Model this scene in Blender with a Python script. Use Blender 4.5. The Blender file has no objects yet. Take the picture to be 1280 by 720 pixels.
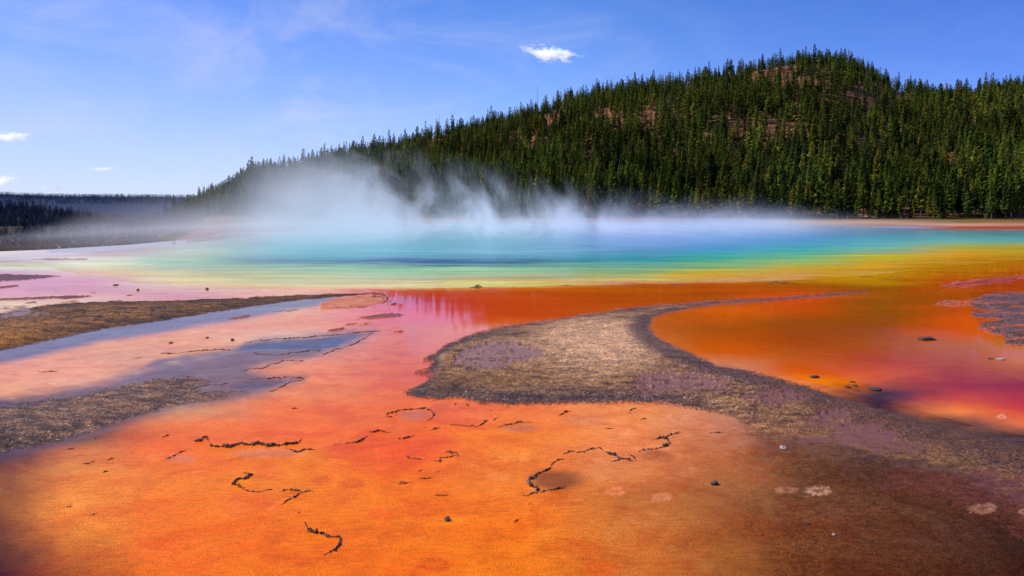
import bpy, math, random
import numpy as np
from mathutils import Vector

rng = np.random.default_rng(7)
random.seed(7)
scene = bpy.context.scene
COL = scene.collection
F, H, HZ = 853.33, 2.4, 268.0          # focal length in photo pixels, eye height, horizon row


# ------------------------------------------------------------------ helpers
def s2l(c):
    c = np.asarray(c, float) / 255.0
    return np.where(c <= 0.04045, c / 12.92, ((c + 0.055) / 1.055) ** 2.4)


def gp(px, py, z=0.0):
    """photo pixel -> point of the flat ground"""
    Y = F * (H - z) / (py - HZ)
    return np.array([(px - 640.0) * Y / F, Y, z])


def tag(o, label=None, cat=None, group=None, kind=None):
    if label: o['label'] = label
    if cat: o['category'] = cat
    if group: o['group'] = group
    if kind: o['kind'] = kind
    return o


def fast_mesh(name, V, Fc, mats=None, smooth=True, attrs=None):
    V = np.ascontiguousarray(V, dtype=np.float32)
    Fc = np.ascontiguousarray(Fc, dtype=np.int32)
    k = Fc.shape[1]
    me = bpy.data.meshes.new(name)
    me.vertices.add(len(V)); me.vertices.foreach_set('co', V.ravel())
    me.loops.add(Fc.size); me.loops.foreach_set('vertex_index', Fc.ravel())
    me.polygons.add(len(Fc))
    me.polygons.foreach_set('loop_start', np.arange(0, Fc.size, k, dtype=np.int32))
    me.polygons.foreach_set('use_smooth', np.full(len(Fc), smooth, dtype=bool))
    for an, av in (attrs or {}).items():
        if av.ndim == 2:
            at = me.attributes.new(an, 'FLOAT_COLOR', 'POINT')
            c = np.ones((len(av), 4), np.float32); c[:, :3] = av
            at.data.foreach_set('color', c.ravel())
        else:
            at = me.attributes.new(an, 'FLOAT', 'POINT')
            at.data.foreach_set('value', av.astype(np.float32))
    if mats: me.materials.append(mats)
    me.update(); me.validate()
    return me


def link(name, me, parent=None, loc=None):
    o = bpy.data.objects.new(name, me); COL.objects.link(o)
    if parent: o.parent = parent
    if loc is not None: o.location = loc
    return o


def _hash(ix, iy, seed):
    h = (ix.astype(np.int64) * 374761393 + iy.astype(np.int64) * 668265263 + seed * 1274126177) & 0xFFFFFFFF
    h = ((h ^ (h >> 13)) * 1274126177) & 0xFFFFFFFF
    h = h ^ (h >> 16)
    return (h & 0xFFFFFF) / float(0xFFFFFF)


def vnoise(x, y, seed=0):
    ix, iy = np.floor(x), np.floor(y)
    fx, fy = x - ix, y - iy
    fx = fx * fx * (3 - 2 * fx); fy = fy * fy * (3 - 2 * fy)
    a = _hash(ix, iy, seed); b = _hash(ix + 1, iy, seed)
    c = _hash(ix, iy + 1, seed); d = _hash(ix + 1, iy + 1, seed)
    return (a * (1 - fx) + b * fx) * (1 - fy) + (c * (1 - fx) + d * fx) * fy


def fbm(x, y, seed=0, octv=4):
    s = np.zeros_like(x, dtype=float); a, t = 1.0, 0.0
    for i in range(octv):
        s += a * vnoise(x * 2 ** i + 17.3 * i, y * 2 ** i - 9.1 * i, seed + i); t += a; a *= 0.5
    return s / t                        # 0..1


def sstep(a, b, x):
    t = np.clip((x - a) / (b - a), 0, 1)
    return t * t * (3 - 2 * t)


# ------------------------------------------------------------------ materials
def new_mat(name):
    m = bpy.data.materials.new(name); m.use_nodes = True
    nt = m.node_tree; nt.nodes.clear()
    out = nt.nodes.new('ShaderNodeOutputMaterial')
    return m, nt, out


class NT:
    def __init__(s, nt): s.nt = nt
    def n(s, t, **kw):
        nd = s.nt.nodes.new(t)
        for k, v in kw.items():
            if k.startswith('i_'):
                nd.inputs[k[2:].replace('_', ' ')].default_value = v
            else: setattr(nd, k, v)
        return nd
    def l(s, a, b): s.nt.links.new(a, b)
    def m(s, op, a, b=None, c=None, clamp=False):
        nd = s.nt.nodes.new('ShaderNodeMath'); nd.operation = op; nd.use_clamp = clamp
        for i, v in enumerate((a, b, c)):
            if v is None: continue
            if isinstance(v, (int, float)): nd.inputs[i].default_value = v
            else: s.l(v, nd.inputs[i])
        return nd.outputs[0]
    def mr(s, v, a, b, c=0.0, d=1.0, smooth=True):
        nd = s.nt.nodes.new('ShaderNodeMapRange')
        if smooth: nd.interpolation_type = 'SMOOTHSTEP'
        s.l(v, nd.inputs[0])
        for i, x in enumerate((a, b, c, d)): nd.inputs[i + 1].default_value = x
        return nd.outputs[0]
    def mix(s, fac, a, b, blend='MIX'):
        nd = s.nt.nodes.new('ShaderNodeMix'); nd.data_type = 'RGBA'; nd.blend_type = blend
        for sock, v in ((nd.inputs[0], fac), (nd.inputs[6], a), (nd.inputs[7], b)):
            if isinstance(v, (int, float)): sock.default_value = v
            elif isinstance(v, (tuple, list, np.ndarray)): sock.default_value = (*[float(q) for q in v[:3]], 1)
            else: s.l(v, sock)
        return nd.outputs[2]
    def noise(s, vec, scale, detail=3, rough=0.5, dist=0.0):
        nd = s.n('ShaderNodeTexNoise'); nd.inputs['Scale'].default_value = scale
        nd.inputs['Detail'].default_value = detail; nd.inputs['Roughness'].default_value = rough
        nd.inputs['Distortion'].default_value = dist
        if vec is not None: s.l(vec, nd.inputs['Vector'])
        return nd.outputs['Fac']
    def scalev(s, vec, sx, sy, sz, rz=0.0):
        nd = s.n('ShaderNodeMapping'); nd.inputs['Scale'].default_value = (sx, sy, sz)
        nd.inputs['Rotation'].default_value = (0, 0, rz)
        s.l(vec, nd.inputs['Vector']); return nd.outputs[0]


def ground_material(name, ripple=0.0, ripple_scale=1.0, mat_bump=0.0, gravel=0.0, ior=1.33, film=False):
    """colour / roughness / grit come from the mesh's own attributes; grain, ripples and pebbles are procedural"""
    m, nt, out = new_mat(name); T = NT(nt)
    ca = T.n('ShaderNodeAttribute', attribute_name='tint')
    ra = T.n('ShaderNodeAttribute', attribute_name='rough')
    ia = T.n('ShaderNodeAttribute', attribute_name='gloss')
    ga = T.n('ShaderNodeAttribute', attribute_name='grit')
    ka = T.n('ShaderNodeAttribute', attribute_name='calm')
    geo = T.n('ShaderNodeNewGeometry'); P = geo.outputs['Position']
    bs = T.n('ShaderNodeBsdfPrincipled')
    T.l(T.m('ADD', float(ior), ia.outputs['Fac']), bs.inputs['IOR'])
    col = ca.outputs['Color']
    # soft mottling at several scales
    n1 = T.noise(P, 3.5, 5, 0.65)
    n2 = T.noise(P, 38.0, 4, 0.7)
    amp = T.m('ADD', T.m('MULTIPLY', T.m('SUBTRACT', n1, 0.5), 0.38), T.m('MULTIPLY', T.m('SUBTRACT', n2, 0.5), 0.5))
    if mat_bump:
        n3 = T.noise(T.scalev(P, 1, 1.6, 1), 85.0, 3, 0.75)
        n4 = T.noise(P, 0.9, 4, 0.6)
        amp = T.m('ADD', amp, T.m('ADD', T.m('MULTIPLY', T.m('MULTIPLY', T.m('SUBTRACT', n3, 0.5), 3.2), T.m('ADD', 0.3, T.m('MULTIPLY', ka.outputs['Fac'], .7))), T.m('MULTIPLY', T.m('SUBTRACT', n4, 0.5), 0.3)))
        n7 = T.noise(T.scalev(P, 8, 30, 1, .15), 1.0, 5, .68, .3)
        amp = T.m('ADD', amp, T.m('MULTIPLY', T.m('MULTIPLY', T.m('SUBTRACT', n7, .5), 1.1), ka.outputs['Fac']))
        n5 = T.noise(T.scalev(P, 1, 1.4, 1), 1.7, 6, 0.68, 0.7)
        hue = T.mr(n5, .40, .66)
        col = T.mix(hue, col, T.mix(1.0, col, (0.88, 0.68, 0.58), 'MULTIPLY'))
        n6 = T.noise(T.scalev(P, 1.3, 1, 1), 2.3, 6, 0.66, 0.5)
        col = T.mix(T.mr(n6, .52, .72), col, T.mix(1.0, col, (1.14, 1.30, 1.9), 'MULTIPLY'))
    fac = T.m('MAXIMUM', T.m('ADD', 1.0, amp), 0.25)
    cm = T.n('ShaderNodeVectorMath', operation='SCALE'); T.l(col, cm.inputs[0]); T.l(fac, cm.inputs['Scale'])
    col = cm.outputs[0]
    hgt = None
    if gravel:
        vo = T.n('ShaderNodeTexVoronoi'); vo.inputs['Scale'].default_value = 62.0; T.l(P, vo.inputs['Vector'])
        vo2 = T.n('ShaderNodeTexVoronoi'); vo2.inputs['Scale'].default_value = 27.0; T.l(P, vo2.inputs['Vector'])
        sep = T.n('ShaderNodeSeparateColor'); T.l(vo.outputs['Color'], sep.inputs[0])
        sep2 = T.n('ShaderNodeSeparateColor'); T.l(vo2.outputs['Color'], sep2.inputs[0])
        v = T.m('ADD', T.m('MULTIPLY', T.m('POWER', sep.outputs[0], 2.2), 1.7), T.m('MULTIPLY', sep2.outputs[1], 0.85))
        k = T.mr(T.m('MULTIPLY', ga.outputs['Fac'], 1.0), 0.05, 0.6)
        vv = T.m('ADD', T.m('MULTIPLY', T.m('MULTIPLY', k, .62), T.m('SUBTRACT', v, 1.0)), 1.0)
        gm = T.n('ShaderNodeVectorMath', operation='SCALE'); T.l(col, gm.inputs[0]); T.l(vv, gm.inputs['Scale'])
        col = gm.outputs[0]
        glint = T.m('MULTIPLY', T.m('GREATER_THAN', sep.outputs[2], 0.985), T.mr(ga.outputs['Fac'], .3, .9))
        col = T.mix(T.m('MULTIPLY', glint, 0.75), col, (0.62, 0.55, 0.5))
        dk = T.m('MULTIPLY', T.m('LESS_THAN', sep2.outputs[0], 0.12), k)
        col = T.mix(T.m('MULTIPLY', dk, 0.4), col, (0.02, 0.016, 0.016))
        hgt = T.m('MULTIPLY', T.m('SUBTRACT', 1.0, vo.outputs['Distance']), k)
    T.l(col, bs.inputs['Base Color'])
    T.l(ra.outputs['Fac'], bs.inputs['Roughness'])
    if film: bs.inputs['Specular IOR Level'].default_value = film
    nrm = None
    if ripple:
        w1 = T.noise(T.scalev(P, 0.8 * ripple_scale, 2.6 * ripple_scale, 1, 0.12), 2.2, 3, 0.55, 0.4)
        w2 = T.noise(T.scalev(P, 3.0 * ripple_scale, 7.5 * ripple_scale, 1, -0.15), 2.5, 2, 0.5, 0.2)
        pat = T.mr(T.noise(P, 0.22, 2, 0.5), 0.35, 0.65, 0.25, 1.0)
        hh = T.m('MULTIPLY', T.m('MULTIPLY', T.m('ADD', w1, T.m('MULTIPLY', w2, 0.3)), pat), ka.outputs['Fac'])
        b = T.n('ShaderNodeBump'); b.inputs['Strength'].default_value = 1.0; b.inputs['Distance'].default_value = ripple
        T.l(hh, b.inputs['Height']); nrm = b.outputs[0]
    if mat_bump:
        g1 = T.noise(P, 24.0, 5, 0.65)
        g2 = T.noise(P, 150.0, 2, 0.6)
        b = T.n('ShaderNodeBump'); b.inputs['Strength'].default_value = 1.0; b.inputs['Distance'].default_value = mat_bump
        T.l(T.m('MULTIPLY', T.m('ADD', g1, T.m('MULTIPLY', g2, 0.3)), ka.outputs['Fac']), b.inputs['Height'])
        if nrm: T.l(nrm, b.inputs['Normal'])
        nrm = b.outputs[0]
    if hgt is not None:
        b = T.n('ShaderNodeBump'); b.inputs['Strength'].default_value = 0.8; b.inputs['Distance'].default_value = 0.008
        T.l(hgt, b.inputs['Height'])
        if nrm: T.l(nrm, b.inputs['Normal'])
        nrm = b.outputs[0]
    if nrm: T.l(nrm, bs.inputs['Normal'])
    T.l(bs.outputs[0], out.inputs['Surface'])
    return m


def rough_material(name, c1, c2, scale, rough=0.8, bump=0.01, speck=None, detail=5, objrand=0.0):
    m, nt, out = new_mat(name); T = NT(nt)
    tc = T.n('ShaderNodeNewGeometry'); P = tc.outputs['Position']
    n = T.noise(P, scale, detail, 0.65)
    col = T.mix(T.mr(n, 0.3, 0.7), c1, c2)
    if speck:
        w = T.noise(P, speck[1], 1, 0.5)
        col = T.mix(T.mr(w, speck[2], speck[2] + 0.05), col, speck[0])
    if objrand:
        oi = T.n('ShaderNodeObjectInfo')
        s = T.n('ShaderNodeVectorMath', operation='SCALE'); T.l(col, s.inputs[0])
        T.l(T.m('ADD', 1 - objrand, T.m('MULTIPLY', oi.outputs['Random'], 2 * objrand)), s.inputs['Scale'])
        col = s.outputs[0]
    bs = T.n('ShaderNodeBsdfPrincipled'); T.l(col, bs.inputs['Base Color'])
    bs.inputs['Roughness'].default_value = rough; bs.inputs['Specular IOR Level'].default_value = 0.15
    b = T.n('ShaderNodeBump'); b.inputs['Distance'].default_value = bump; T.l(n, b.inputs['Height'])
    T.l(b.outputs[0], bs.inputs['Normal'])
    T.l(bs.outputs[0], out.inputs['Surface'])
    return m


# ------------------------------------------------------------------ camera, sun, sky
cam = bpy.data.cameras.new('camera'); cam.lens = 24.0; cam.sensor_width = 36.0
cam.shift_y = (HZ - 360.0) / 1280.0
cam.clip_start = 0.05; cam.clip_end = 20000
co = bpy.data.objects.new('camera', cam); COL.objects.link(co)
co.location = (0, 0, H); co.rotation_euler = (math.radians(90), 0, 0)
scene.camera = co

SUN_EL, SUN_AZ = math.radians(44), math.radians(-84)      # azimuth clockwise from the view axis: to the left, a little behind
sd = Vector((math.sin(SUN_AZ) * math.cos(SUN_EL), math.cos(SUN_AZ) * math.cos(SUN_EL), math.sin(SUN_EL)))
sl = bpy.data.lights.new('sun', 'SUN'); sl.energy = 4.8; sl.angle = math.radians(0.53); sl.color = (1.0, 0.955, 0.88)
so = bpy.data.objects.new('sun', sl); COL.objects.link(so); so.rotation_euler = sd.to_track_quat('Z', 'Y').to_euler()
so.location = (0, 0, 60)

world = bpy.data.worlds.new('World'); scene.world = world; world.use_nodes = True
wn = world.node_tree; wn.nodes.clear(); T = NT(wn)
sky = T.n('ShaderNodeTexSky', sky_type='NISHITA'); sky.sun_disc = False
sky.sun_elevation = SUN_EL; sky.sun_rotation = SUN_AZ
sky.altitude = 2200; sky.air_density = 1.0; sky.dust_density = 0.6; sky.ozone_density = 2.0
tc = T.n('ShaderNodeTexCoord'); D = tc.outputs['Generated']
sx = T.n('ShaderNodeSeparateXYZ'); T.l(D, sx.inputs[0])
gain = T.n('ShaderNodeValToRGB'); gr = gain.color_ramp
gr.elements[0].position = 0.0; gr.elements[0].color = (0.205, 0.405, 0.82, 1)
gr.elements[1].position = 1.0; gr.elements[1].color = (0.150, 0.33, 0.78, 1)
ge = gr.elements.new(0.55); ge.color = (0.30, 0.54, 0.95, 1)
T.l(T.mr(sx.outputs['X'], -0.6, 0.6, 0, 1, False), gain.inputs[0])
tint = T.mix(1.0, sky.outputs[0], gain.outputs[0], 'MULTIPLY')
dbl = T.n('ShaderNodeVectorMath', operation='SCALE'); T.l(tint, dbl.inputs[0]); dbl.inputs['Scale'].default_value = 2.2
tint = dbl.outputs[0]
# pale lilac band low on the left, clearing to deep blue on the right
el = T.mr(sx.outputs['Z'], 0.0, 0.42, 1.0, 0.0, False)
azl = T.mr(sx.outputs['X'], 0.55, -0.62)
haze = T.m('MULTIPLY', T.m('POWER', el, 2.1), T.m('ADD', 0.30, T.m('MULTIPLY', azl, 0.62)))
tint = T.mix(haze, tint, (7.6, 7.8, 9.3))
# thin cirrus veil
cv = T.noise(T.scalev(D, 1.6, 1.2, 5.5, 0.5), 1.9, 6, 0.6, 1.1)
cir = T.m('MULTIPLY', T.m('MULTIPLY', T.mr(cv, 0.42, 0.78), T.mr(sx.outputs['X'], 0.45, -0.35, 0.05, 0.34)), T.mr(sx.outputs['Z'], 0.02, 0.12))
tint = T.mix(cir, tint, (7.6, 7.6, 9.4))
vd = T.n('ShaderNodeVectorMath', operation='DISTANCE'); T.l(T.scalev(D, 1, 1, 1.2), vd.inputs[0]); vd.inputs[1].default_value = (-0.335, 0.93, 0.17)
veil = T.m('MULTIPLY', T.mr(vd.outputs['Value'], 0.02, 0.24, 1.0, 0.0), T.mr(T.noise(T.scalev(D, 4, 4, 5, 0.2), 1.7, 6, .6, 1.2), .40, .78, 0.0, .42))
tint = T.mix(veil, tint, (8.6, 7.8, 9.3))
bg = T.n('ShaderNodeBackground'); bg.inputs['Strength'].default_value = 0.1
T.l(tint, bg.inputs['Color'])
wo = T.n('ShaderNodeOutputWorld'); T.l(bg.outputs[0], wo.inputs['Surface'])

# ------------------------------------------------------------------ base colours of the mats and water
# columns of (row, linear albedo): mat and water colour, with some sky and tree reflection fitted in
ALB = {
 -200: [(314, (0.85, 0.598, 0.0829)), (324, (0.4093, 0.003, 0.003)), (333, (0.85, 0.7363, 0.0067)), (341, (0.5895, 0.0054, 0.003)), (356, (0.6313, 0.0721, 0.0034)), (370, (0.7089, 0.0769, 0.0123)), (380, (0.85, 0.5319, 0.029)), (392, (0.8458, 0.2777, 0.0545)), (440, (0.8458, 0.2777, 0.0545)), (455, (0.8458, 0.2777, 0.0545)), (470, (0.8458, 0.2777, 0.0545)), (490, (0.85, 0.3283, 0.0777)), (503, (0.0692, 0.003, 0.003)), (570, (0.0692, 0.003, 0.003)), (590, (0.2597, 0.0707, 0.003)), (620, (0.2875, 0.0829, 0.003)), (660, (0.1843, 0.0427, 0.003)), (720, (0.0442, 0.003, 0.003))],
 0: [(314, (0.85, 0.598, 0.0829)), (324, (0.4093, 0.003, 0.003)), (333, (0.85, 0.7363, 0.0067)), (341, (0.5895, 0.0054, 0.003)), (356, (0.6313, 0.0721, 0.0034)), (370, (0.7089, 0.0769, 0.0123)), (380, (0.85, 0.5319, 0.029)), (392, (0.8458, 0.2777, 0.0545)), (440, (0.8458, 0.2777, 0.0545)), (455, (0.8458, 0.2777, 0.0545)), (470, (0.8458, 0.2777, 0.0545)), (490, (0.85, 0.3283, 0.0777)), (503, (0.0692, 0.003, 0.003)), (570, (0.0692, 0.003, 0.003)), (590, (0.2597, 0.0707, 0.003)), (620, (0.2875, 0.0829, 0.003)), (660, (0.1843, 0.0427, 0.003)), (720, (0.0442, 0.003, 0.003))],
 100: [(314, (0.6347, 0.0148, 0.003)), (325, (0.85, 0.85, 0.4014)), (336, (0.845, 0.5884, 0.1361)), (343, (0.8162, 0.2795, 0.003)), (350, (0.7112, 0.0471, 0.003)), (365, (0.7226, 0.0964, 0.003)), (376, (0.85, 0.4147, 0.0806)), (425, (0.8096, 0.298, 0.0433)), (440, (0.8096, 0.298, 0.0433)), (460, (0.85, 0.3013, 0.0785)), (480, (0.85, 0.3574, 0.1179)), (495, (0.1948, 0.0685, 0.003)), (550, (0.1948, 0.0685, 0.003)), (565, (0.6281, 0.1786, 0.024)), (600, (0.85, 0.2455, 0.0209)), (650, (0.85, 0.2382, 0.0152)), (720, (0.3827, 0.0688, 0.003))],
 220: [(316, (0.4289, 0.4411, 0.1834)), (328, (0.2592, 0.4674, 0.2277)), (338, (0.4627, 0.4422, 0.1923)), (346, (0.85, 0.6338, 0.0822)), (355, (0.8494, 0.5298, 0.0748)), (368, (0.7088, 0.1343, 0.0049)), (405, (0.85, 0.2845, 0.0214)), (415, (0.85, 0.2845, 0.0214)), (430, (0.85, 0.3051, 0.0348)), (450, (0.6288, 0.2785, 0.0738)), (470, (0.6288, 0.2785, 0.0738)), (515, (0.6288, 0.2785, 0.0738)), (530, (0.85, 0.1665, 0.003)), (560, (0.85, 0.1313, 0.003)), (600, (0.85, 0.1881, 0.0074)), (650, (0.85, 0.1528, 0.003)), (720, (0.85, 0.156, 0.003))],
 360: [(318, (0.0706, 0.3692, 0.3592)), (326, (0.003, 0.1256, 0.1851)), (334, (0.2436, 0.4148, 0.2218)), (345, (0.5098, 0.4832, 0.16)), (355, (0.7553, 0.593, 0.1134)), (361, (0.8279, 0.349, 0.0112)), (366, (0.85, 0.3251, 0.0494)), (378, (0.85, 0.3251, 0.0494)), (392, (0.85, 0.3251, 0.0494)), (405, (0.85, 0.2423, 0.0155)), (420, (0.85, 0.4522, 0.184)), (460, (0.85, 0.2328, 0.0276)), (490, (0.85, 0.2328, 0.0276)), (510, (0.85, 0.1569, 0.003)), (540, (0.85, 0.1294, 0.003)), (570, (0.85, 0.1909, 0.003)), (600, (0.85, 0.1972, 0.0048)), (650, (0.85, 0.159, 0.003)), (720, (0.85, 0.162, 0.003))],
 500: [(318, (0.1286, 0.3943, 0.4117)), (326, (0.003, 0.0509, 0.1957)), (334, (0.2598, 0.5435, 0.2287)), (345, (0.3883, 0.5028, 0.2292)), (352, (0.5842, 0.4272, 0.122)), (358, (0.85, 0.6596, 0.1328)), (363, (0.8339, 0.0798, 0.003)), (375, (0.612, 0.003, 0.003)), (395, (0.85, 0.0502, 0.003)), (410, (0.7838, 0.1302, 0.003)), (430, (0.7474, 0.1363, 0.003)), (460, (0.7225, 0.1169, 0.003)), (500, (0.7943, 0.1354, 0.003)), (530, (0.845, 0.136, 0.003)), (560, (0.85, 0.0906, 0.003)), (600, (0.85, 0.1518, 0.003)), (650, (0.85, 0.1825, 0.003)), (720, (0.85, 0.1451, 0.003))],
 640: [(318, (0.156, 0.3923, 0.4501)), (326, (0.003, 0.0986, 0.1866)), (334, (0.2503, 0.5458, 0.2377)), (343, (0.3967, 0.4689, 0.2017)), (351, (0.7432, 0.441, 0.097)), (357, (0.85, 0.7291, 0.1128)), (362, (0.85, 0.1284, 0.003)), (375, (0.7464, 0.069, 0.003)), (395, (0.6807, 0.0593, 0.003)), (410, (0.85, 0.1706, 0.0138)), (500, (0.85, 0.1706, 0.0138)), (515, (0.85, 0.1706, 0.0138)), (540, (0.85, 0.1874, 0.003)), (580, (0.85, 0.2085, 0.0181)), (650, (0.85, 0.1703, 0.003)), (720, (0.85, 0.1932, 0.003))],
 800: [(300, (0.1878, 0.3515, 0.6105)), (316, (0.0645, 0.2643, 0.3737)), (324, (0.0101, 0.3162, 0.2935)), (333, (0.1775, 0.4009, 0.2003)), (342, (0.2739, 0.3949, 0.0974)), (350, (0.8, 0.5604, 0.003)), (355, (0.6374, 0.117, 0.003)), (360, (0.6374, 0.117, 0.003)), (375, (0.572, 0.0832, 0.003)), (500, (0.85, 0.2629, 0.0515)), (520, (0.85, 0.2629, 0.0515)), (560, (0.8361, 0.2385, 0.0604)), (620, (0.4776, 0.1376, 0.0221)), (660, (0.5852, 0.1599, 0.0206)), (720, (0.5618, 0.1381, 0.0149))],
 900: [(296, (0.1559, 0.3515, 0.6105)), (312, (0.0452, 0.2831, 0.4564)), (322, (0.0276, 0.3746, 0.2388)), (332, (0.2136, 0.4247, 0.1186)), (341, (0.591, 0.4137, 0.003)), (350, (0.85, 0.3281, 0.003)), (356, (0.6575, 0.0993, 0.003)), (370, (0.516, 0.078, 0.003)), (385, (0.7558, 0.1192, 0.003)), (410, (0.4141, 0.0777, 0.003)), (440, (0.671, 0.1013, 0.003)), (455, (0.6041, 0.212, 0.084)), (530, (0.6041, 0.212, 0.084)), (570, (0.4772, 0.1321, 0.0273)), (620, (0.3495, 0.1076, 0.0213)), (680, (0.3438, 0.0989, 0.0136)), (720, (0.3284, 0.0946, 0.0112))],
 1000: [(278.5, (0.1022, 0.0802, 0.0262)), (280, (0.4564, 0.305, 0.1878)), (281.5, (0.305, 0.2623, 0.1878)), (284, (0.1559, 0.3515, 0.6105)), (300, (0.0612, 0.305, 0.5149)), (314, (0.0451, 0.4118, 0.3019)), (324, (0.2403, 0.5111, 0.1274)), (335, (0.6084, 0.3479, 0.003)), (347, (0.85, 0.3458, 0.003)), (356, (0.4057, 0.0935, 0.003)), (372, (0.85, 0.0793, 0.003)), (400, (0.3377, 0.0696, 0.003)), (425, (0.3625, 0.0543, 0.003)), (445, (0.4838, 0.0806, 0.003)), (465, (0.6726, 0.0908, 0.005)), (475, (0.85, 0.1993, 0.003)), (560, (0.1939, 0.0648, 0.0186)), (600, (0.1524, 0.064, 0.0206)), (650, (0.1878, 0.0538, 0.0127)), (720, (0.1498, 0.0431, 0.0088))],
 1100: [(278.5, (0.1274, 0.0908, 0.0262)), (280.2, (0.5149, 0.305, 0.1878)), (282.5, (0.305, 0.1559, 0.1022)), (284.2, (0.1714, 0.402, 0.6105)), (295, (0.0802, 0.402, 0.4851)), (310, (0.1559, 0.4851, 0.3515)), (320, (0.463, 0.4602, 0.0231)), (330, (0.85, 0.3957, 0.003)), (345, (0.85, 0.4318, 0.003)), (360, (0.4275, 0.104, 0.003)), (385, (0.3224, 0.0842, 0.003)), (410, (0.3196, 0.0628, 0.003)), (430, (0.3991, 0.0703, 0.003)), (450, (0.4297, 0.045, 0.003)), (470, (0.6309, 0.0826, 0.003)), (490, (0.0428, 0.0097, 0.003)), (560, (0.0428, 0.0097, 0.003)), (620, (0.1266, 0.0426, 0.0138)), (720, (0.1131, 0.0287, 0.0059))],
 1200: [(278.5, (0.1559, 0.107, 0.0262)), (280.3, (0.2232, 0.1413, 0.0382)), (281.3, (0.6105, 0.3278, 0.1878)), (284, (0.305, 0.0529, 0.0168)), (287, (0.3763, 0.1022, 0.0452)), (288.6, (0.1559, 0.5457, 0.5457)), (300, (0.1559, 0.5149, 0.402)), (308, (0.4564, 0.4287, 0.0452)), (318, (0.85, 0.3541, 0.003)), (335, (0.85, 0.3419, 0.003)), (350, (0.85, 0.1028, 0.003)), (370, (0.4364, 0.0727, 0.003)), (395, (0.6818, 0.0826, 0.003)), (415, (0.6908, 0.0868, 0.003)), (432, (0.4636, 0.1075, 0.0141)), (455, (0.4069, 0.052, 0.003)), (480, (0.3022, 0.0104, 0.003)), (500, (0.5648, 0.0542, 0.003)), (515, (0.85, 0.1939, 0.0045)), (530, (0.0801, 0.0326, 0.0045)), (600, (0.0801, 0.0326, 0.0045)), (660, (0.0842, 0.0284, 0.0121)), (720, (0.074, 0.0217, 0.0043))],
 1290: [(278.5, (0.1559, 0.107, 0.0262)), (280.3, (0.2623, 0.1413, 0.0382)), (281.3, (0.4851, 0.2051, 0.1144)), (284, (0.305, 0.0529, 0.0168)), (287.5, (0.3763, 0.1022, 0.0452)), (289, (0.1274, 0.5149, 0.5149)), (300, (0.1559, 0.5149, 0.3763)), (308, (0.5149, 0.3763, 0.0212)), (318, (0.85, 0.4717, 0.003)), (335, (0.85, 0.1986, 0.003)), (350, (0.6392, 0.0306, 0.003)), (400, (0.5673, 0.137, 0.003)), (430, (0.5673, 0.137, 0.003)), (450, (0.5673, 0.137, 0.003)), (480, (0.2673, 0.005, 0.003)), (510, (0.5107, 0.0189, 0.003)), (530, (0.85, 0.16, 0.0032)), (545, (0.006, 0.003, 0.003)), (600, (0.006, 0.003, 0.003)), (660, (0.0287, 0.0154, 0.0031)), (720, (0.0489, 0.0103, 0.003))],
 1600: [(278.5, (0.1559, 0.107, 0.0262)), (280.3, (0.2623, 0.1413, 0.0382)), (281.3, (0.4851, 0.2051, 0.1144)), (284, (0.305, 0.0529, 0.0168)), (287.5, (0.3763, 0.1022, 0.0452)), (289, (0.1274, 0.5149, 0.5149)), (300, (0.1559, 0.5149, 0.3763)), (308, (0.5149, 0.3763, 0.0212)), (318, (0.85, 0.4717, 0.003)), (335, (0.85, 0.1986, 0.003)), (350, (0.6392, 0.0306, 0.003)), (400, (0.5673, 0.137, 0.003)), (430, (0.5673, 0.137, 0.003)), (450, (0.5673, 0.137, 0.003)), (480, (0.2673, 0.005, 0.003)), (510, (0.5107, 0.0189, 0.003)), (530, (0.85, 0.16, 0.0032)), (545, (0.006, 0.003, 0.003)), (600, (0.006, 0.003, 0.003)), (660, (0.0287, 0.0154, 0.0031)), (720, (0.0489, 0.0103, 0.003))],
}
ALB = {x: [(y, np.array(c)) for y, c in r] for x, r in ALB.items()}


def table_colour(U, V):
    xs = sorted(ALB)
    cols = []
    for x in xs:
        ys = [r[0] for r in ALB[x]]; cs = np.array([r[1] for r in ALB[x]])
        cols.append(np.stack([np.interp(V, ys, cs[:, k]) for k in range(3)], -1))
    out = np.zeros(U.shape + (3,))
    Uc = np.clip(U, xs[0], xs[-1])
    for i in range(len(xs) - 1):
        m = (Uc >= xs[i]) & (Uc <= xs[i + 1])
        t = ((Uc - xs[i]) / (xs[i + 1] - xs[i]))[m]
        t = (t * 0.35 + 0.65 * (t * t * (3 - 2 * t)))[:, None]
        out[m] = cols[i][m] * (1 - t) + cols[i + 1][m] * t
    return out


# ------------------------------------------------------------------ the ground grid
NC = 1560
avals = np.linspace(-1.08, 1.08, NC)
rows = np.concatenate([[269.6, 270.2, 271, 272, 273, 274, 275, 276, 277], np.arange(277.6, 300, 0.35), np.arange(300, 400, 0.55),
                       np.arange(400, 560, 0.95), np.arange(560, 760, 1.25), np.arange(762, 1100, 7)])
A, V = np.meshgrid(avals, rows)
Y = F * H / (V - HZ); X = A * Y
U = A * F + 640.0
LX, LY = A * F / 100.0, np.log(Y) * F / 100.0             # log-polar ground coordinates: detail grows finer towards the eye
NSH = U.shape
warpA = fbm(LX * 2.0, LY * 2.0, 11, 5) - 0.5
warpB = fbm(LX * 9.0, LY * 9.0, 23, 4) - 0.5
warpC = fbm(LX * 30.0, LY * 30.0, 31, 3) - 0.5
wX = fbm(X * 1.1, Y * 1.1, 41, 5) - 0.5


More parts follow.
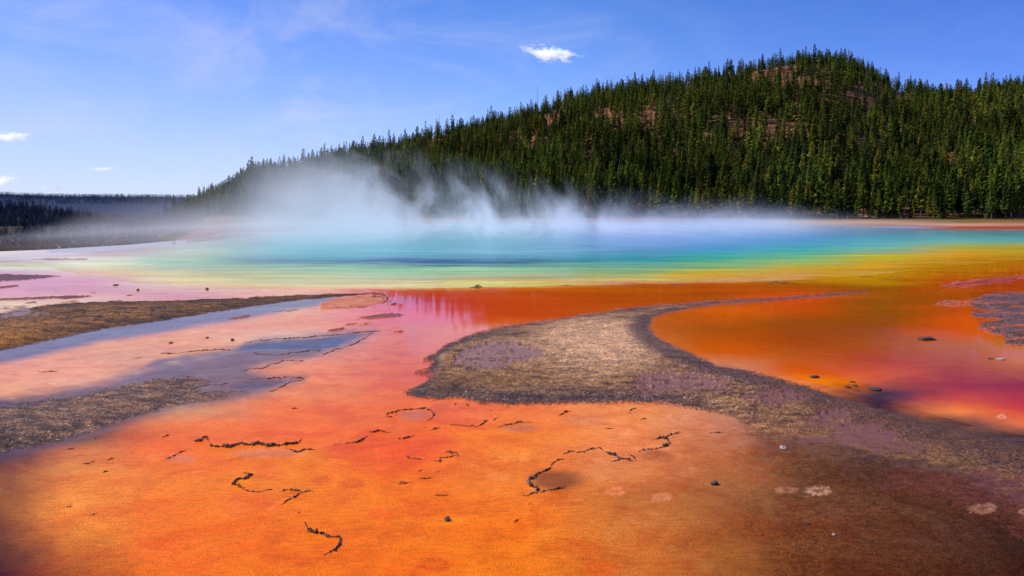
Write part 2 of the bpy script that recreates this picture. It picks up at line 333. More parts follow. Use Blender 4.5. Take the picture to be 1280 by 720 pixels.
def sdf(poly, mu=30):
    """signed distance (photo pixels on the ground) to a polygon, positive inside"""
    P = np.array(poly, float)
    out = np.full(NSH, -999.0)
    m = (U > P[:, 0].min() - mu) & (U < P[:, 0].max() + mu) & (V > P[:, 1].min() - mu) & (V < P[:, 1].max() + mu)
    x, y = U[m], V[m]
    d = np.full(x.shape, 1e9); ins = np.zeros(x.shape, bool)
    n = len(P)
    for i in range(n):
        a, b = P[i], P[(i + 1) % n]
        e = b - a; L = e @ e + 1e-9
        t = np.clip(((x - a[0]) * e[0] + (y - a[1]) * e[1]) / L, 0, 1)
        d = np.minimum(d, np.hypot(x - a[0] - t * e[0], y - a[1] - t * e[1]))
        c = ((a[1] <= y) & (b[1] > y)) | ((b[1] <= y) & (a[1] > y))
        xi = a[0] + (y - a[1]) / (e[1] if abs(e[1]) > 1e-9 else 1e-9) * e[0]
        ins ^= c & (x < xi)
    out[m] = np.where(ins, d, -d)
    return out


def line_sd(pts, mu=25):
    P = np.array(pts, float)
    out = np.full(NSH, 999.0)
    m = (U > P[:, 0].min() - mu) & (U < P[:, 0].max() + mu) & (V > P[:, 1].min() - mu) & (V < P[:, 1].max() + mu)
    x, y = U[m], V[m]; d = np.full(x.shape, 1e9)
    for i in range(len(P) - 1):
        a, b = P[i], P[i + 1]; e = b - a; L = e @ e + 1e-9
        t = np.clip(((x - a[0]) * e[0] + (y - a[1]) * e[1]) / L, 0, 1)
        d = np.minimum(d, np.hypot(x - a[0] - t * e[0], (y - a[1] - t * e[1]) * 1.6))
    out[m] = d
    return out


strk = fbm(X / 9.0, Y / 1.3, 141, 4) - .5
strk2 = fbm(X / 3.0, Y / .55, 143, 3) - .5
inpool = sstep(300, 318, V) * sstep(372, 350, V)
colour = table_colour(U + warpA * 46 + warpB * 10, V + (warpA * 5 + warpB * 2.2) * np.clip((V - 285) / 60, 0.12, 1.6) + inpool * (strk * 9 + strk2 * 6))
colour = colour * (1 + (sstep(290, 312, V) * sstep(420, 350, V) * (strk * .34 + strk2 * .5))[..., None])  # light and dark ripple streaks put into the spring's colour
rough = 0.05 + 0.25 * sstep(425, 620, V + warpA * 60); grit = np.zeros(NSH); Z = np.zeros(NSH)
zone = np.zeros(NSH, int)                                  # 0 bacterial mat flat


def paint(m, c):
    global colour
    c = s2l(c) if max(c) > 1.5 else np.array(c)
    colour = colour * (1 - m[..., None]) + c * m[..., None]


# --- regions -------------------------------------------------------
SPRING = [(-30,331),(20,333),(60,334),(100,343),(160,352),(250,359),(330,361),(420,361.5),(500,361),(600,358.5),(700,356.5),(800,355.5),(900,354),(960,351.5),(1040,348),
          (1100,343),(1170,334),(1290,324),(1420,312),(1600,300),(1420,290),(1280,288),(1200,287.2),(1100,284),(1000,282),(900,281),(560,281),(460,284),(380,289),(300,297),(220,306),(140,314),(60,322),(0,327)]
sp = sdf(SPRING, 60)
zone[sp > 0] = 2
rough = np.where(sp > 0, 0.05 + 0.11 * sstep(0, 18, sp), rough)

RUNOFF = [(478,372),(500,363),(600,360),(700,358),(800,357),(960,353.5),(1085,347),(1110,352),(1180,358),(1150,372),(1085,365.5),(1040,367),(1000,370),(940,374),(880,377),(830,381),(780,386),(740,392),(700,398),(650,406),(620,410),(590,418),(560,430),(545,440),(528,450),(512,440),(505,415)]
rp = sdf(RUNOFF)
zone[(rp > 0) & (zone == 0)] = 3
RPOOL = [(812,400),(830,391),(860,386),(900,380),(960,376),(1050,369),(1085,366),(1150,372),(1190,357),(1215,372),(1215,388),(1225,408),(1260,428),(1320,440),(1500,470),(1500,600),(1340,566),(1280,546),(1220,533),(1170,520),(1120,506),(1080,496),(1040,485),(1000,474),(940,463),(900,454),(870,443),(835,427),(820,419)]
rq = sdf(RPOOL)
zone[(rq > 0) & (zone == 0)] = 3
wet = (zone == 3)
rough[wet] = 0.05

# --- blue-grey shallow water on the left ---------------------------
BLUE1 = [(-60,470),(0,455),(60,443),(120,428),(200,416),(280,402),(340,391),(400,381),(430,374),(400,371),(340,376),(300,382),(240,392),(180,401),(100,414),(0,434),(-60,448)]
b1 = sdf(BLUE1); m = sstep(-6, 5, b1 + warpA * 4); paint(m * 0.9, (84, 82, 90)); rough[m > .5] = 0.05
GREY = [(-40,515),(60,497),(190,458),(290,437),(310,428),(370,422),(430,417),(468,414),(455,424),(430,434),(405,442),(383,447),(350,453),(312,463),(345,470),(380,470),(375,476),(350,484),(335,491),(300,498),(220,508),(130,540),(40,566),(-40,585)]
b2 = sdf(GREY, 40); m = sstep(-11, 9, b2 + warpA * 9 + warpB * 4); paint(m * 0.85, (92, 72, 76)); rough = np.where(m > .4, 0.09, rough)
for poly, c in (([(305,429),(330,425),(380,421.5),(420,417.5),(452,415),(456,419),(440,429),(420,436),(400,440),(375,439.5),(330,441),(300,442),(290,439)], (56,62,80)),
                ([(196,444),(230,441),(285,438.5),(293,441),(270,447),(220,455),(190,462),(170,465)], (80,72,86)),
                ([(312,475),(350,472.5),(376,471.5),(366,477),(352,483),(340,488),(300,491),(285,484)], (92,76,84))):
    s_ = sdf(poly); m = sstep(-1.5, 7, s_ + warpB * 4 + warpA * 5); paint(m * 0.8, c); rough = np.where(m > .5, 0.05, rough)
    Z -= 0.006 * m

# --- raised bars ----------------------------------------------------
BAR_L = [(-150,404),(-60,398),(0,392),(20,388),(70,380),(130,377),(200,376),(300,373),(340,370),(400,368),(450,366.3),(482,365.8),(478,368),(440,370),(400,373),(340,379),(300,385),(240,395),(180,404),(130,411),(100,417),(60,426),(20,434),(0,438),(-60,450),(-150,470)]
sb = sdf(BAR_L) + warpB * 3.0 + warpC * 2.0
mb = sstep(-0.8, 0.8, sb)
stripe = fbm(LX * 5, LY * 26, 77, 4)
cb = np.stack([np.interp(stripe, [0.25, 0.42, 0.55, 0.75], s2l([62, 112, 150, 186])[...]) if False else np.interp(stripe, [0.25, 0.42, 0.55, 0.75], [s2l((v,)*3)[0] for v in t]) for t in ((52, 100, 128, 158), (38, 68, 86, 100), (30, 44, 50, 52))], -1)
ochre = sstep(398, 428, V) * sstep(200, 30, U)
cb = cb * (1 - 0.55 * ochre[..., None]) + np.array(s2l((168, 104, 22))) * (0.55 * ochre * (0.4 + stripe))[..., None]
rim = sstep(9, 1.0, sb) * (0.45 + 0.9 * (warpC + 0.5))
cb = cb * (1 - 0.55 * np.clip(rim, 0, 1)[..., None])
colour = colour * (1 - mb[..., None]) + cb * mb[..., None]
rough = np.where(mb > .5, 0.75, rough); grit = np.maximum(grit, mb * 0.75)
Z += 0.085 * sstep(0, 14, sb) * (0.75 + 0.9 * warpB) + mb * 0.012
zone[(mb > .5)] = 4

TONGUE = [(-60,520),(0,509),(50,502),(100,494),(150,484),(190,476),(236,471),(262,476),(240,488),(300,487),(345,486),(320,493),(262,500),(220,506),(170,519),(140,531),(90,546),(40,557),(0,567),(-60,580)]
st = sdf(TONGUE) + warpB * 7 + warpC * 4
mt = sstep(-4, 3.5, st + warpC * 4) * sstep(365, 215, U + warpB * 140)
tn = fbm(LX * 7, LY * 14, 55, 5)
ct = np.stack([np.interp(tn, [0.3, 0.5, 0.7], [s2l((v,)*3)[0] for v in t]) for t in ((84, 120, 152), (62, 86, 108), (54, 66, 78))], -1)
ct = ct * (1 - 0.45 * sstep(500, 560, V + warpB * 20)[..., None] * sstep(140, 0, U)[..., None])
colour = colour * (1 - mt[..., None]) + ct * mt[..., None]
rough = np.where(mt > .5, 0.6, rough); grit = np.maximum(grit, mt)
Z += 0.03 * sstep(0, 16, st) * sstep(330, 150, U)
zone[(mt > .5)] = 5

BAR_C = [(505,490),(518,486),(527,480),(535,474),(532,468),(520,466),(536,462),(543,452),(530,450),(545,441),(560,430),(590,418),(620,410),(650,406),(700,398),(740,392),(780,386),(830,381),(880,377),(940,374),(1000,370),(1040,367),(1085,365.2),
         (1050,369),(1000,373),(960,376),(900,380),(860,386),(830,391),(815,398),(811,410),(820,422),(835,430),(870,446),(900,457),(940,466),(980,475),(1010,484),(1040,494),(1080,506),(1120,517),(1170,532),(1220,545),(1280,558),(1340,575),(1500,612),(1500,760),(1300,640),(1190,585),(1120,577),(1060,560),(1010,550),(965,548),(935,533),(905,518),(870,510),(820,505),(760,503.5),(700,504.5),(640,506),(600,505),(575,498),(545,500),(520,497)]
scn = sdf(BAR_C, 60)
scw = scn + warpB * 3.2 + warpC * 3.0
scw = scw + warpA * 7 * sstep(400, 470, V)
mc = sstep(-3.2, 2.6, scw + warpC * 3)
soft = sstep(850, 960, U) * sstep(505, 540, V)             # the lower right side melts into the brown mats
mc = mc * (1 - soft) + soft * sstep(-40, 30, scn + warpB * 26)
cn = fbm(LX * 6, LY * 12, 91, 5)
cc = np.stack([np.interp(cn, [0.3, 0.48, 0.7], [s2l((v,)*3)[0] for v in t]) for t in ((92, 138, 168), (64, 96, 120), (44, 62, 76))], -1)
def blob(x, y, rx, ry, w=0.6): return np.clip(1.35 - np.hypot((U - x) / rx, (V - y) / ry) + warpB * w + warpA * w, 0, 1)
bl = blob(752, 432, 92, 36); cc = cc * (1 - .85 * bl[..., None]) + (s2l((208, 158, 116)) * (0.75 + 0.6 * cn[..., None])) * (.85 * bl[..., None])
bl = blob(590, 480, 90, 12); cc = cc * (1 - .5 * bl[..., None]) + s2l((120, 80, 40)) * (.5 * bl[..., None])
dk = sstep(24, 2, scn + warpB * 12) * sstep(455, 478, V) * sstep(940, 820, U)
dk = np.maximum(dk, sstep(15, 2, scn + warpB * 9) * sstep(700, 560, U))
dk = np.maximum(dk, sstep(4, 1, scn + warpB * 3) * 0.7)
cc = cc * (1 - .8 * dk[..., None]) + s2l((58, 47, 54)) * (.8 * dk[..., None])
band = sdf([(900,377),(830,386),(795,396),(782,410),(792,428),(830,452),(880,470),(940,486),(1010,508),(1100,540),(1180,565),(1280,590),(1290,556),(1170,528),(1080,503),(1010,480),(940,464),(880,448),(835,428),(815,412),(820,398),(860,386)], 40)
bm_ = sstep(-7, 8, band + warpB * 12); cc = cc * (1 - .78 * bm_[..., None]) + s2l((76, 56, 58)) * (.78 * bm_[..., None])
gold = sstep(1010, 1120, U + warpA * 120) * sstep(-4, 22, scn + warpB * 16) * sstep(0.42, 0.6, cn + warpC * .6)
cc = cc * (1 - .55 * gold[..., None]) + s2l((126, 78, 30)) * (.55 * gold[..., None])
colour = colour * (1 - mc[..., None]) + cc * mc[..., None]
rough = np.where(mc > .5, 0.62, rough); grit = np.maximum(grit, mc * (1 - .45 * sstep(860, 980, U + warpA * 120)))
mud = sstep(880, 1000, U + warpA * 120)
colour = colour * (1 - (mc * mud * .45)[..., None]) + s2l((104, 66, 48)) * (mc * mud * .45)[..., None]
Z += (0.05 * sstep(0, 16, scn) * (0.8 + 0.8 * warpB) + 0.008 * mc) * (1 - soft * 0.8)
zone[(mc > .5)] = 6
# shallow lilac puddles lying on the bar
puds = [([(566,458),(572,444),(588,434),(610,429),(640,430),(662,434),(680,440),(682,447),(670,452),(650,455),(640,461),(610,465),(580,463)], (112,98,108), 3.2),
        ([(795,470),(830,464),(868,468),(905,476),(915,488),(890,494),(850,495),(815,497),(790,488)], (106,86,98), 7),
        ([(925,492),(960,486),(990,490),(1012,500),(985,510),(950,512),(930,504)], (98,76,80), 7),
        ([(996,526),(1030,516),(1056,514),(1065,522),(1046,531),(1010,534)], (96,74,80), 4),
        ([(1040,536),(1060,529),(1095,528),(1115,538),(1125,548),(1165,556),(1150,566),(1100,566),(1060,556),(1000,552),(1015,546),(1040,548)], (98,74,78), 5),
        ([(1105,592),(1140,584),(1190,590),(1240,592),(1290,600),(1360,625),(1360,690),(1290,680),(1220,640),(1150,620),(1100,606)], (84,54,50), 9),
        ([(0,382),(0,384),(30,383),(60,397),(20,399),(0,398)], (110,104,110), 2.5)]
for poly, c, f_ in puds:
    s_ = sdf(poly); m = sstep(-f_ * .5, f_ * .8, s_ + warpB * f_ * 3.2 + warpC * f_ * 2.6 + warpA * f_)
    m = m * (1 - .8 * sstep(.57, .66, fbm(LX * 11, LY * 24, 171, 4)))
    paint(m * 0.85, tuple(min(255, q * e) for q, e in zip(c, (1.26, 1.03, .84)))); rough = np.where(m > .5, 0.36, rough); grit = grit * (1 - 0.85 * m)
    Z = Z * (1 - 0.4 * m)
# damp brown mats, lower right: fine dark grit fading into the orange
dmp = sstep(860, 1010, U + warpA * 120) * sstep(530, 575, V)
grit = np.maximum(grit, dmp * 0.3); rough = np.where((mc < .5), np.maximum(rough, dmp * 0.6), rough)
wetn = fbm(LX * 15, LY * 19, 131, 5)
colour = colour * (1 - (dmp * 0.26 * sstep(0.5, 0.68, wetn))[..., None])

# --- crust flats, right-hand side ----------------------------------
CR = [([(1176,358),(1200,352.5),(1226,349),(1290,344),(1400,340),(1400,352),(1290,350),(1245,353),(1222,357),(1195,359)], (150,62,34), .4),
      ([(1208,378),(1226,371),(1240,366.5),(1290,365),(1400,368),(1400,452),(1290,433),(1256,429),(1258,422),(1240,417),(1222,409),(1226,404),(1252,399),(1225,397),(1214,392),(1236,388),(1212,383)], (104,70,50), .75),
      ([(1168,379),(1180,376),(1198,377),(1214,375),(1210,381),(1190,380.5)], (170,84,44), .5)]
for poly, c, g in CR:
    s_ = sdf(poly) + warpB * 7 + warpC * 6; m = sstep(-1, 1, s_)
    k = fbm(LX * 6, LY * 16, 61, 4)
    cr = s2l(c) * (0.45 + 1.15 * k)[..., None]
    lil = sstep(.5, .62, fbm(LX * 4, LY * 15, 63, 4)) * (1.0 if g > .6 else .25); cr = cr * (1 - .7 * lil[..., None]) + s2l((104, 84, 96)) * (.7 * lil[..., None])
    hot = sstep(.56, .66, fbm(LX * 3, LY * 11, 67, 3)) ; cr = cr * (1 - .7 * hot[..., None]) + s2l((205, 92, 20)) * (.7 * hot[..., None])
    colour = colour * (1 - m[..., None]) + cr * m[..., None]
    rough = np.where(m > .5, 0.55, rough); grit = np.maximum(grit, m * g); Z += 0.05 * sstep(0, 8, s_) * (0.7 + warpB)
    zone[m > .5] = 7
# thin red-brown crust flats, far left
CLF = [([(-60,343),(0,343),(40,343.5),(76,345.3),(50,348.5),(20,351),(-60,354)], (104,66,54)), ([(-40,357),(0,358.5),(22,356.5),(24,358),(0,361),(-40,362)], (136,64,46)),
       ([(-40,374),(0,373.6),(60,371),(95,369.6),(120,370),(100,372.8),(80,374.5),(70,373),(0,376)], (118,60,46)), ([(75,378),(96,375.6),(100,377),(80,379)], (140,66,50)),
       ([(32,379),(44,377),(46,378.4),(34,380)], (130,66,52)), ([(40,384.5),(62,381.5),(64,383),(44,385.5)], (118,58,46)), ([(407,414.5),(416,411.6),(430,410.4),(428,412.6),(414,415)], (146,66,48)),
       ([(426,407),(436,404.8),(446,404.6),(440,406.8)], (146,70,52)), ([(448,406),(456,404),(464,404),(456,406)], (146,70,52)), ([(286,398.4),(300,395.6),(314,393.6),(308,396.6),(292,399)], (138,76,62)),
       ([(446,398),(465,395.4),(482,393),(506,392.6),(500,396),(478,398),(462,399)], (132,84,74)), ([(36,324.5),(60,322.5),(110,322.6),(108,325),(60,325.6)], (176,132,116)), ([(492,415.4),(498,413.6),(504,413.8),(500,416)], (158,66,44)),
       ([(400,387.4),(440,384.6),(462,382),(478,378),(486,373),(478,368.5),(462,368),(440,371),(420,374),(400,379)], (206,124,80))]
for poly, c in CLF:
    s_ = sdf(poly, 12) + warpC * 2.2 + warpB * 1.2; m = sstep(-.6, .6, s_)
    k = fbm(LX * 10, LY * 30, 65, 3)
    colour = colour * (1 - m[..., None]) + (s2l(c) * (0.55 + .9 * k)[..., None]) * m[..., None]
    rough = np.where(m > .5, .45, rough); Z += 0.02 * m
# prints and stains pressed into the mat
def ring(x, y, rx, ry, c, amt=0.6, hollow=0.35):
    r = np.hypot((U - x) / rx, (V - y) / ry) + warpB * .5 + warpC * .9
    m = sstep(1.15, .75, r) * (1 - hollow * sstep(.7, .2, r))
    paint(m * amt, c)
for q in [(401,600,13,5.5,(214,70,18)),(439,604.5,16,6.5,(196,56,14)),(476,643,20,8,(236,92,18)),(521,643,16,7,(238,96,20)),(543,706,20,9,(206,66,8)),(410,656,13,4,(232,90,12)),(340,590,22,9,(240,100,34)),
          (365,663,12,4,(232,86,12)),(300,660,26,6,(238,96,20)),(310,630,36,16,(244,112,40)),(225,690,60,14,(244,108,24)),(520,470,24,8,(212,84,62)),(580,520,46,12,(226,86,46)),(470,565,60,14,(232,84,30)),(750,712,22,10,(232,92,10)),(540,555,30,9,(232,84,34)),
          (622,596,15,4.5,(246,140,66))]:
    ring(*q, amt=.42 if q[2] > 20 else .55, hollow=.35)
for q in [(769,614,13,5.5,(246,150,92)),(827,621.5,14,5.5,(238,160,104)),(982,612.5,14,4.5,(196,128,92)),(1023,613,16,6.5,(222,168,130)),(1229,636,19,6,(190,142,112)),(1282,640,8,4,(190,142,112)),(1252,520,7,3,(240,170,130))]:
    ring(*q, amt=.52, hollow=.7)
# muddy hollows held behind the crust ridges
for q in [(695,600,42,15,(108,64,34),.75),(820,570,26,9,(150,84,44),.6),(648,535,28,6,(190,112,74),.6),(518,519,22,7,(186,116,92),.65),(330,566,60,7,(206,132,96),.5),(735,525,34,8,(206,124,82),.5),(760,580,60,20,(205,120,66),.4),(225,573,22,6,(206,128,98),.5)]:
    x, y, rx, ry, c, a = q
    r = np.hypot((U - x) / rx, (V - y) / ry) + warpA * .5; paint(sstep(1.15, .35, r) * a, c)

# --- relief ------------------------------------------------------------
flat = (zone == 0)
Z += flat * sstep(0, 30, -np.maximum(np.maximum(rp, rq), sp)) * (0.010 * (fbm(X * 0.9, Y * 0.9, 201, 4) - .5) + 0.004 * (fbm(X * 6, Y * 6, 203, 3) - .5)) * (V > 330)
Z += np.where(grit > .3, 0.014 * (fbm(X * 9, Y * 9, 205, 4) - .5), 0)
Z = np.where((zone == 2), -0.02 * sstep(0, 16, sp), Z); Z = np.where(zone == 3, -0.012 * sstep(0, 24, np.maximum(rp, rq)), Z)
# far shore lifts gently to the foot of the wooded hill; the left side drops into the river valley
rise = sstep(135, 215, Y) * 1.35 * sstep(-0.42, -0.2, A)
edge_v = np.interp(U, [-300, 0, 60, 110, 160, 215, 300, 500, 640, 1280], [319, 314.5, 312, 309, 306, 301, 292, 281, 279, 278])
dropm = sstep(0, 1, (F * H / (V - HZ) - F * H / (edge_v - HZ)) / 26.0) * sstep(-0.42, -0.53, A)
Z += rise - 7.0 * dropm
far_col = s2l((44, 32, 32))
colour = colour * (1 - dropm[..., None]) + far_col * dropm[..., None]
rough = np.where((dropm > .1), 0.8, rough); zone[(dropm > .05) & (zone != 2)] = 0
beyond = (zone == 0) & (V < 316) & (sp < 0) & (U < 1010) & (U > 60) & (V < np.interp(U, [60, 220, 400, 600], [322, 305, 288, 281.5]) + 1)
fl = s2l((128, 92, 78)) * (.6 + .8 * fbm(LX * 4, LY * 14, 219, 4))[..., None]
fm = (beyond * sstep(1010, 820, U))[..., None]; colour = colour * (1 - fm) + fl * fm
bk = Y > 205
colour[bk] = s2l((70, 58, 34)); rough[bk] = .85; zone[bk] = 0
shore = (Y > 95) & (zone == 0); rough[shore] = .7

# calm: how much of the fine relief / ripple shows (water films are smooth, ripples die out at the shore)
calm = np.where(zone == 3, sstep(1, 30, np.maximum(rp, rq)) * (0.10 + 0.9 * sstep(830, 1060, U)), 1.0)
calm = np.where(zone == 0, sstep(430, 580, V + warpA * 30) * 0.9 + 0.02, calm)
gloss = 0.022 * sstep(540, 425, V + warpA * 40) * ((zone == 0) | (zone == 3)) + 0.03 * sstep(-30, 40, rp) * sstep(860, 760, U) - 0.068 * sstep(840, 960, U) * (zone == 3) + (zone == 2) * 0.05 * sstep(22, 0, sp)
Vt = np.stack([X, Y, Z], -1).reshape(-1, 3)
nr, nc = NSH
ii = np.arange(nr * nc).reshape(nr, nc)
quads = np.stack([ii[1:, :-1], ii[1:, 1:], ii[:-1, 1:], ii[:-1, :-1]], -1).reshape(-1, 4)
zf = zone[1:, :-1].reshape(-1)
ca_, ra_, ga_ = np.clip(colour, 0.003, 0.92).reshape(-1, 3), rough.reshape(-1), grit.reshape(-1)
M_mat = ground_material('bacterial_mat', mat_bump=0.006, gravel=1.0, ior=1.10)
M_bar = ground_material('gravel_crust', gravel=1.0, ior=1.17)
M_spring = ground_material('spring_water', ripple=0.03, ripple_scale=0.55, ior=1.03)
M_run = ground_material('runoff_water', ripple=0.004, ripple_scale=1.7, ior=1.12)
for z_, nm, mt_ in ((0, 'ground', M_mat), (2, 'hot_spring_water', M_spring), (3, 'runoff_water', M_run), (4, 'crust_terrace', M_bar), (5, 'gravel_tongue', M_bar), (6, 'gravel_bar', M_bar), (7, 'crust_flat', M_bar)):
    q = quads[zf == z_]
    if not len(q): continue
    used, inv = np.unique(q, return_inverse=True)
    me = fast_mesh(nm, Vt[used], inv.reshape(-1, 4), mt_, True, {'tint': ca_[used], 'rough': ra_[used], 'grit': ga_[used], 'calm': calm.reshape(-1)[used], 'gloss': gloss.reshape(-1)[used]})
    tag(link(nm, me), kind='structure')

# wide plain under and around everything
M_plain = rough_material('plain_soil', s2l((46, 30, 30)), s2l((30, 26, 30)), 0.15, 0.9, 0.02)
pv, pf = [], []
rr = [0.0, 60, 250, 900, 3000, 9000, 16000]; na = 48
for r in rr:
    for k in range(na):
        t = 2 * math.pi * k / na; pv.append((r * math.cos(t), r * math.sin(t), -0.35 if r < 100 else -11.0))
for i in range(len(rr) - 1):
    for k in range(na):
        pf.append((i * na + k, (i + 1) * na + k, (i + 1) * na + (k + 1) % na, i * na + (k + 1) % na))
pv = np.array(pv); pv[:, 2] = np.where(np.hypot(pv[:, 0], pv[:, 1]) < 1, -.35, pv[:, 2])
pv[(pv[:, 1] < -10) & (np.hypot(pv[:, 0], pv[:, 1]) < 300), 2] = -0.35
tag(link('plain', fast_mesh('plain', pv, np.array(pf), M_plain)), kind='structure')

# ------------------------------------------------------------------ hills
SKX = [120, 180, 215, 240, 300, 380, 440, 500, 560, 620, 680, 740, 800, 860, 900, 940, 1000, 1040, 1080, 1120, 1180, 1230, 1280, 1400, 1600, 1900]
SKY_ = [268, 266, 261, 252, 224, 200, 187, 175, 154, 143, 128, 112, 102, 92, 82, 74, 65, 66, 76, 96, 106, 102, 101, 112, 130, 180]
def hill_params(a):
    px = a * F + 640
    sk = np.interp(px, SKX, SKY_)
    yc = np.interp(px, [180, 300, 600, 1000, 1600], [300, 370, 430, 460, 420])
    yb = np.interp(px, [180, 300, 500, 900, 1280, 1900], [262, 240, 225, 205, 196, 185])
    treepx = np.interp(px, [180, 300, 600, 1900], [9, 10, 17, 18])
    zc = np.maximum(H + (HZ - sk - treepx) / F * yc, 0.4)
    return yb, yc, zc
def hill_z(a, Yv):
    yb, yc, zc = hill_params(a)
    t = (Yv - yb) / (yc - yb)
    up = np.clip(t, 0, 1); s = 0.62 * up + 0.38 * up * up * (3 - 2 * up); s = s ** 0.97
    back = 1 - 0.9 * sstep(1.0, 3.2, t)
    z = 1.35 + zc * np.where(t < 1, s, back)
    x_ = a * Yv
    amp = sstep(0, .3, t) * (1 - .6 * sstep(.85, 1.0, t)) * np.clip(zc / 40, 0, 1)
    z = z + amp * 13.0 * (fbm(x_ / 70, Yv / 90, 301, 4) - .5)
    return np.where(t < 0, 1.35 + (Yv - yb) * 0.02, z) - 12 * sstep(-0.44, -0.58, a)
ha = np.linspace(math.tan(math.atan2(150 - 640, F)), 1.5, 320)
ht = np.concatenate([np.linspace(-.12, 1.1, 130), np.linspace(1.15, 3.3, 24)])
HA, HT = np.meshgrid(ha, ht)
yb, yc, zc = hill_params(HA)
HYv = yb + HT * (yc - yb)
HZv = hill_z(HA, HYv)
HZv = np.where(HT < 0, HZv - 1.8 * np.clip(-HT / .12, 0, 1), HZv)
HZv = np.where(HT < -.05, HZv - 6, HZv)
hv = np.stack([HA * HYv, HYv, HZv], -1).reshape(-1, 3)
def gridquads(n, m):
    g = np.arange(n * m).reshape(n, m)
    return np.stack([g[:-1, :-1], g[:-1, 1:], g[1:, 1:], g[1:, :-1]], -1).reshape(-1, 4)
M_soil = rough_material('hillside_soil', s2l((58, 40, 26)), s2l((138, 88, 52)), 0.06, 0.95, 0.3, speck=(s2l((150, 128, 104)), 0.5, 0.66))
tag(link('wooded_hill', fast_mesh('wooded_hill', hv, gridquads(*HA.shape), M_soil)), kind='structure')

# low dark ridges beyond the river, left
def ridge(name, pts, dist, depth, mat, seed, base=-11, amp=3.0):
    px = np.linspace(-900, 760, 200); a = (px - 640) / F
    sk = np.interp(px, [p[0] for p in pts], [p[1] for p in pts])
    top = H + (HZ - sk) / F * dist
    tt = np.linspace(0, 2, 40)
    aa, t2 = np.meshgrid(a, tt)
    yy = dist - depth + depth * t2
    prof = np.sin(np.clip(t2, 0, 2) * math.pi / 2) ** 0.9
    zz = base + (np.broadcast_to(top, aa.shape) - base) * prof + amp * (fbm(aa * yy / 60, yy / 60, seed, 4) - .5) * prof
    v = np.stack([aa * dist, yy, zz], -1).reshape(-1, 3)
    tag(link(name, fast_mesh(name, v, gridquads(*aa.shape), mat)), kind='structure')
    def zf(x, t): 
        p_ = np.interp(x / dist * F + 640, px, top)
        return base + (p_ - base) * np.sin(t * math.pi / 2) ** .9
    return zf
M_far = rough_material('hazy_ridge_forest_floor', s2l((34, 46, 72)), s2l((40, 54, 80)), 0.02, 1.0, 1.0)  # blue of the distance haze put into the floor colour
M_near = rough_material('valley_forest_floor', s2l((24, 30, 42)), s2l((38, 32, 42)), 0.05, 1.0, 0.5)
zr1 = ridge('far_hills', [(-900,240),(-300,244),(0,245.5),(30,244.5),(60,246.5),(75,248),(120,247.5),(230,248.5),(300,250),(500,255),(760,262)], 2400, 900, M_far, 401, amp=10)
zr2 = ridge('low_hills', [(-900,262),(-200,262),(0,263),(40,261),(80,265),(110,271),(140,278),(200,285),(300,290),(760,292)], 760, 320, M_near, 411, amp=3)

# ------------------------------------------------------------------ trees
def leaf_material(name, c1, c2, c3):
    m, nt, out = new_mat(name); T = NT(nt)
    oi = T.n('ShaderNodeObjectInfo')
    at = T.n('ShaderNodeAttribute', attribute_name='shade')
    r = T.m('FRACT', T.m('ADD', oi.outputs['Random'], T.m('MULTIPLY', at.outputs['Fac'], 1.0)))
    col = T.mix(T.mr(r, 0.0, .55), c1, c2); col = T.mix(T.mr(r, .62, 1.0), col, c3)
    geo = T.n('ShaderNodeNewGeometry')
    n = T.noise(geo.outputs['Position'], 0.9, 3, .6)
    s = T.n('ShaderNodeVectorMath', operation='SCALE'); T.l(col, s.inputs[0]); T.l(T.m('MULTIPLY', T.mr(n, .25, .75, .4, 1.6), T.mr(T.noise(geo.outputs['Position'], .022, 3, .6), .32, .66, .55, 1.35)), s.inputs['Scale'])
    d = T.n('ShaderNodeBsdfDiffuse'); T.l(s.outputs[0], d.inputs[0])
    t = T.n('ShaderNodeBsdfTranslucent'); T.l(s.outputs[0], t.inputs[0])
    mx = T.n('ShaderNodeMixShader'); mx.inputs[0].default_value = .18
    T.l(d.outputs[0], mx.inputs[1]); T.l(t.outputs[0], mx.inputs[2]); T.l(mx.outputs[0], out.inputs['Surface'])
    return m
M_leaf = leaf_material('conifer_needles', (0.016, 0.026, 0.009), (0.068, 0.092, 0.012), (0.145, 0.130, 0.017))
M_leaf_mid = leaf_material('shaded_needles', (0.016, 0.025, 0.046), (0.024, 0.034, 0.058), (0.040, 0.034, 0.048))  # shade and bluish haze put into the valley needles' colour
M_leaf_far = leaf_material('hazy_needles', (0.034, 0.058, 0.112), (0.044, 0.070, 0.128), (0.050, 0.076, 0.124))  # blue aerial haze mixed into the far needle colour
M_bark = rough_material('conifer_bark', (0.055, 0.040, 0.028), (0.12, 0.095, 0.07), 3.0, .9, .03)
M_dead = rough_material('weathered_snag_wood', (0.10, 0.085, 0.075), (0.24, 0.20, 0.17), 2.0, .9, .02)


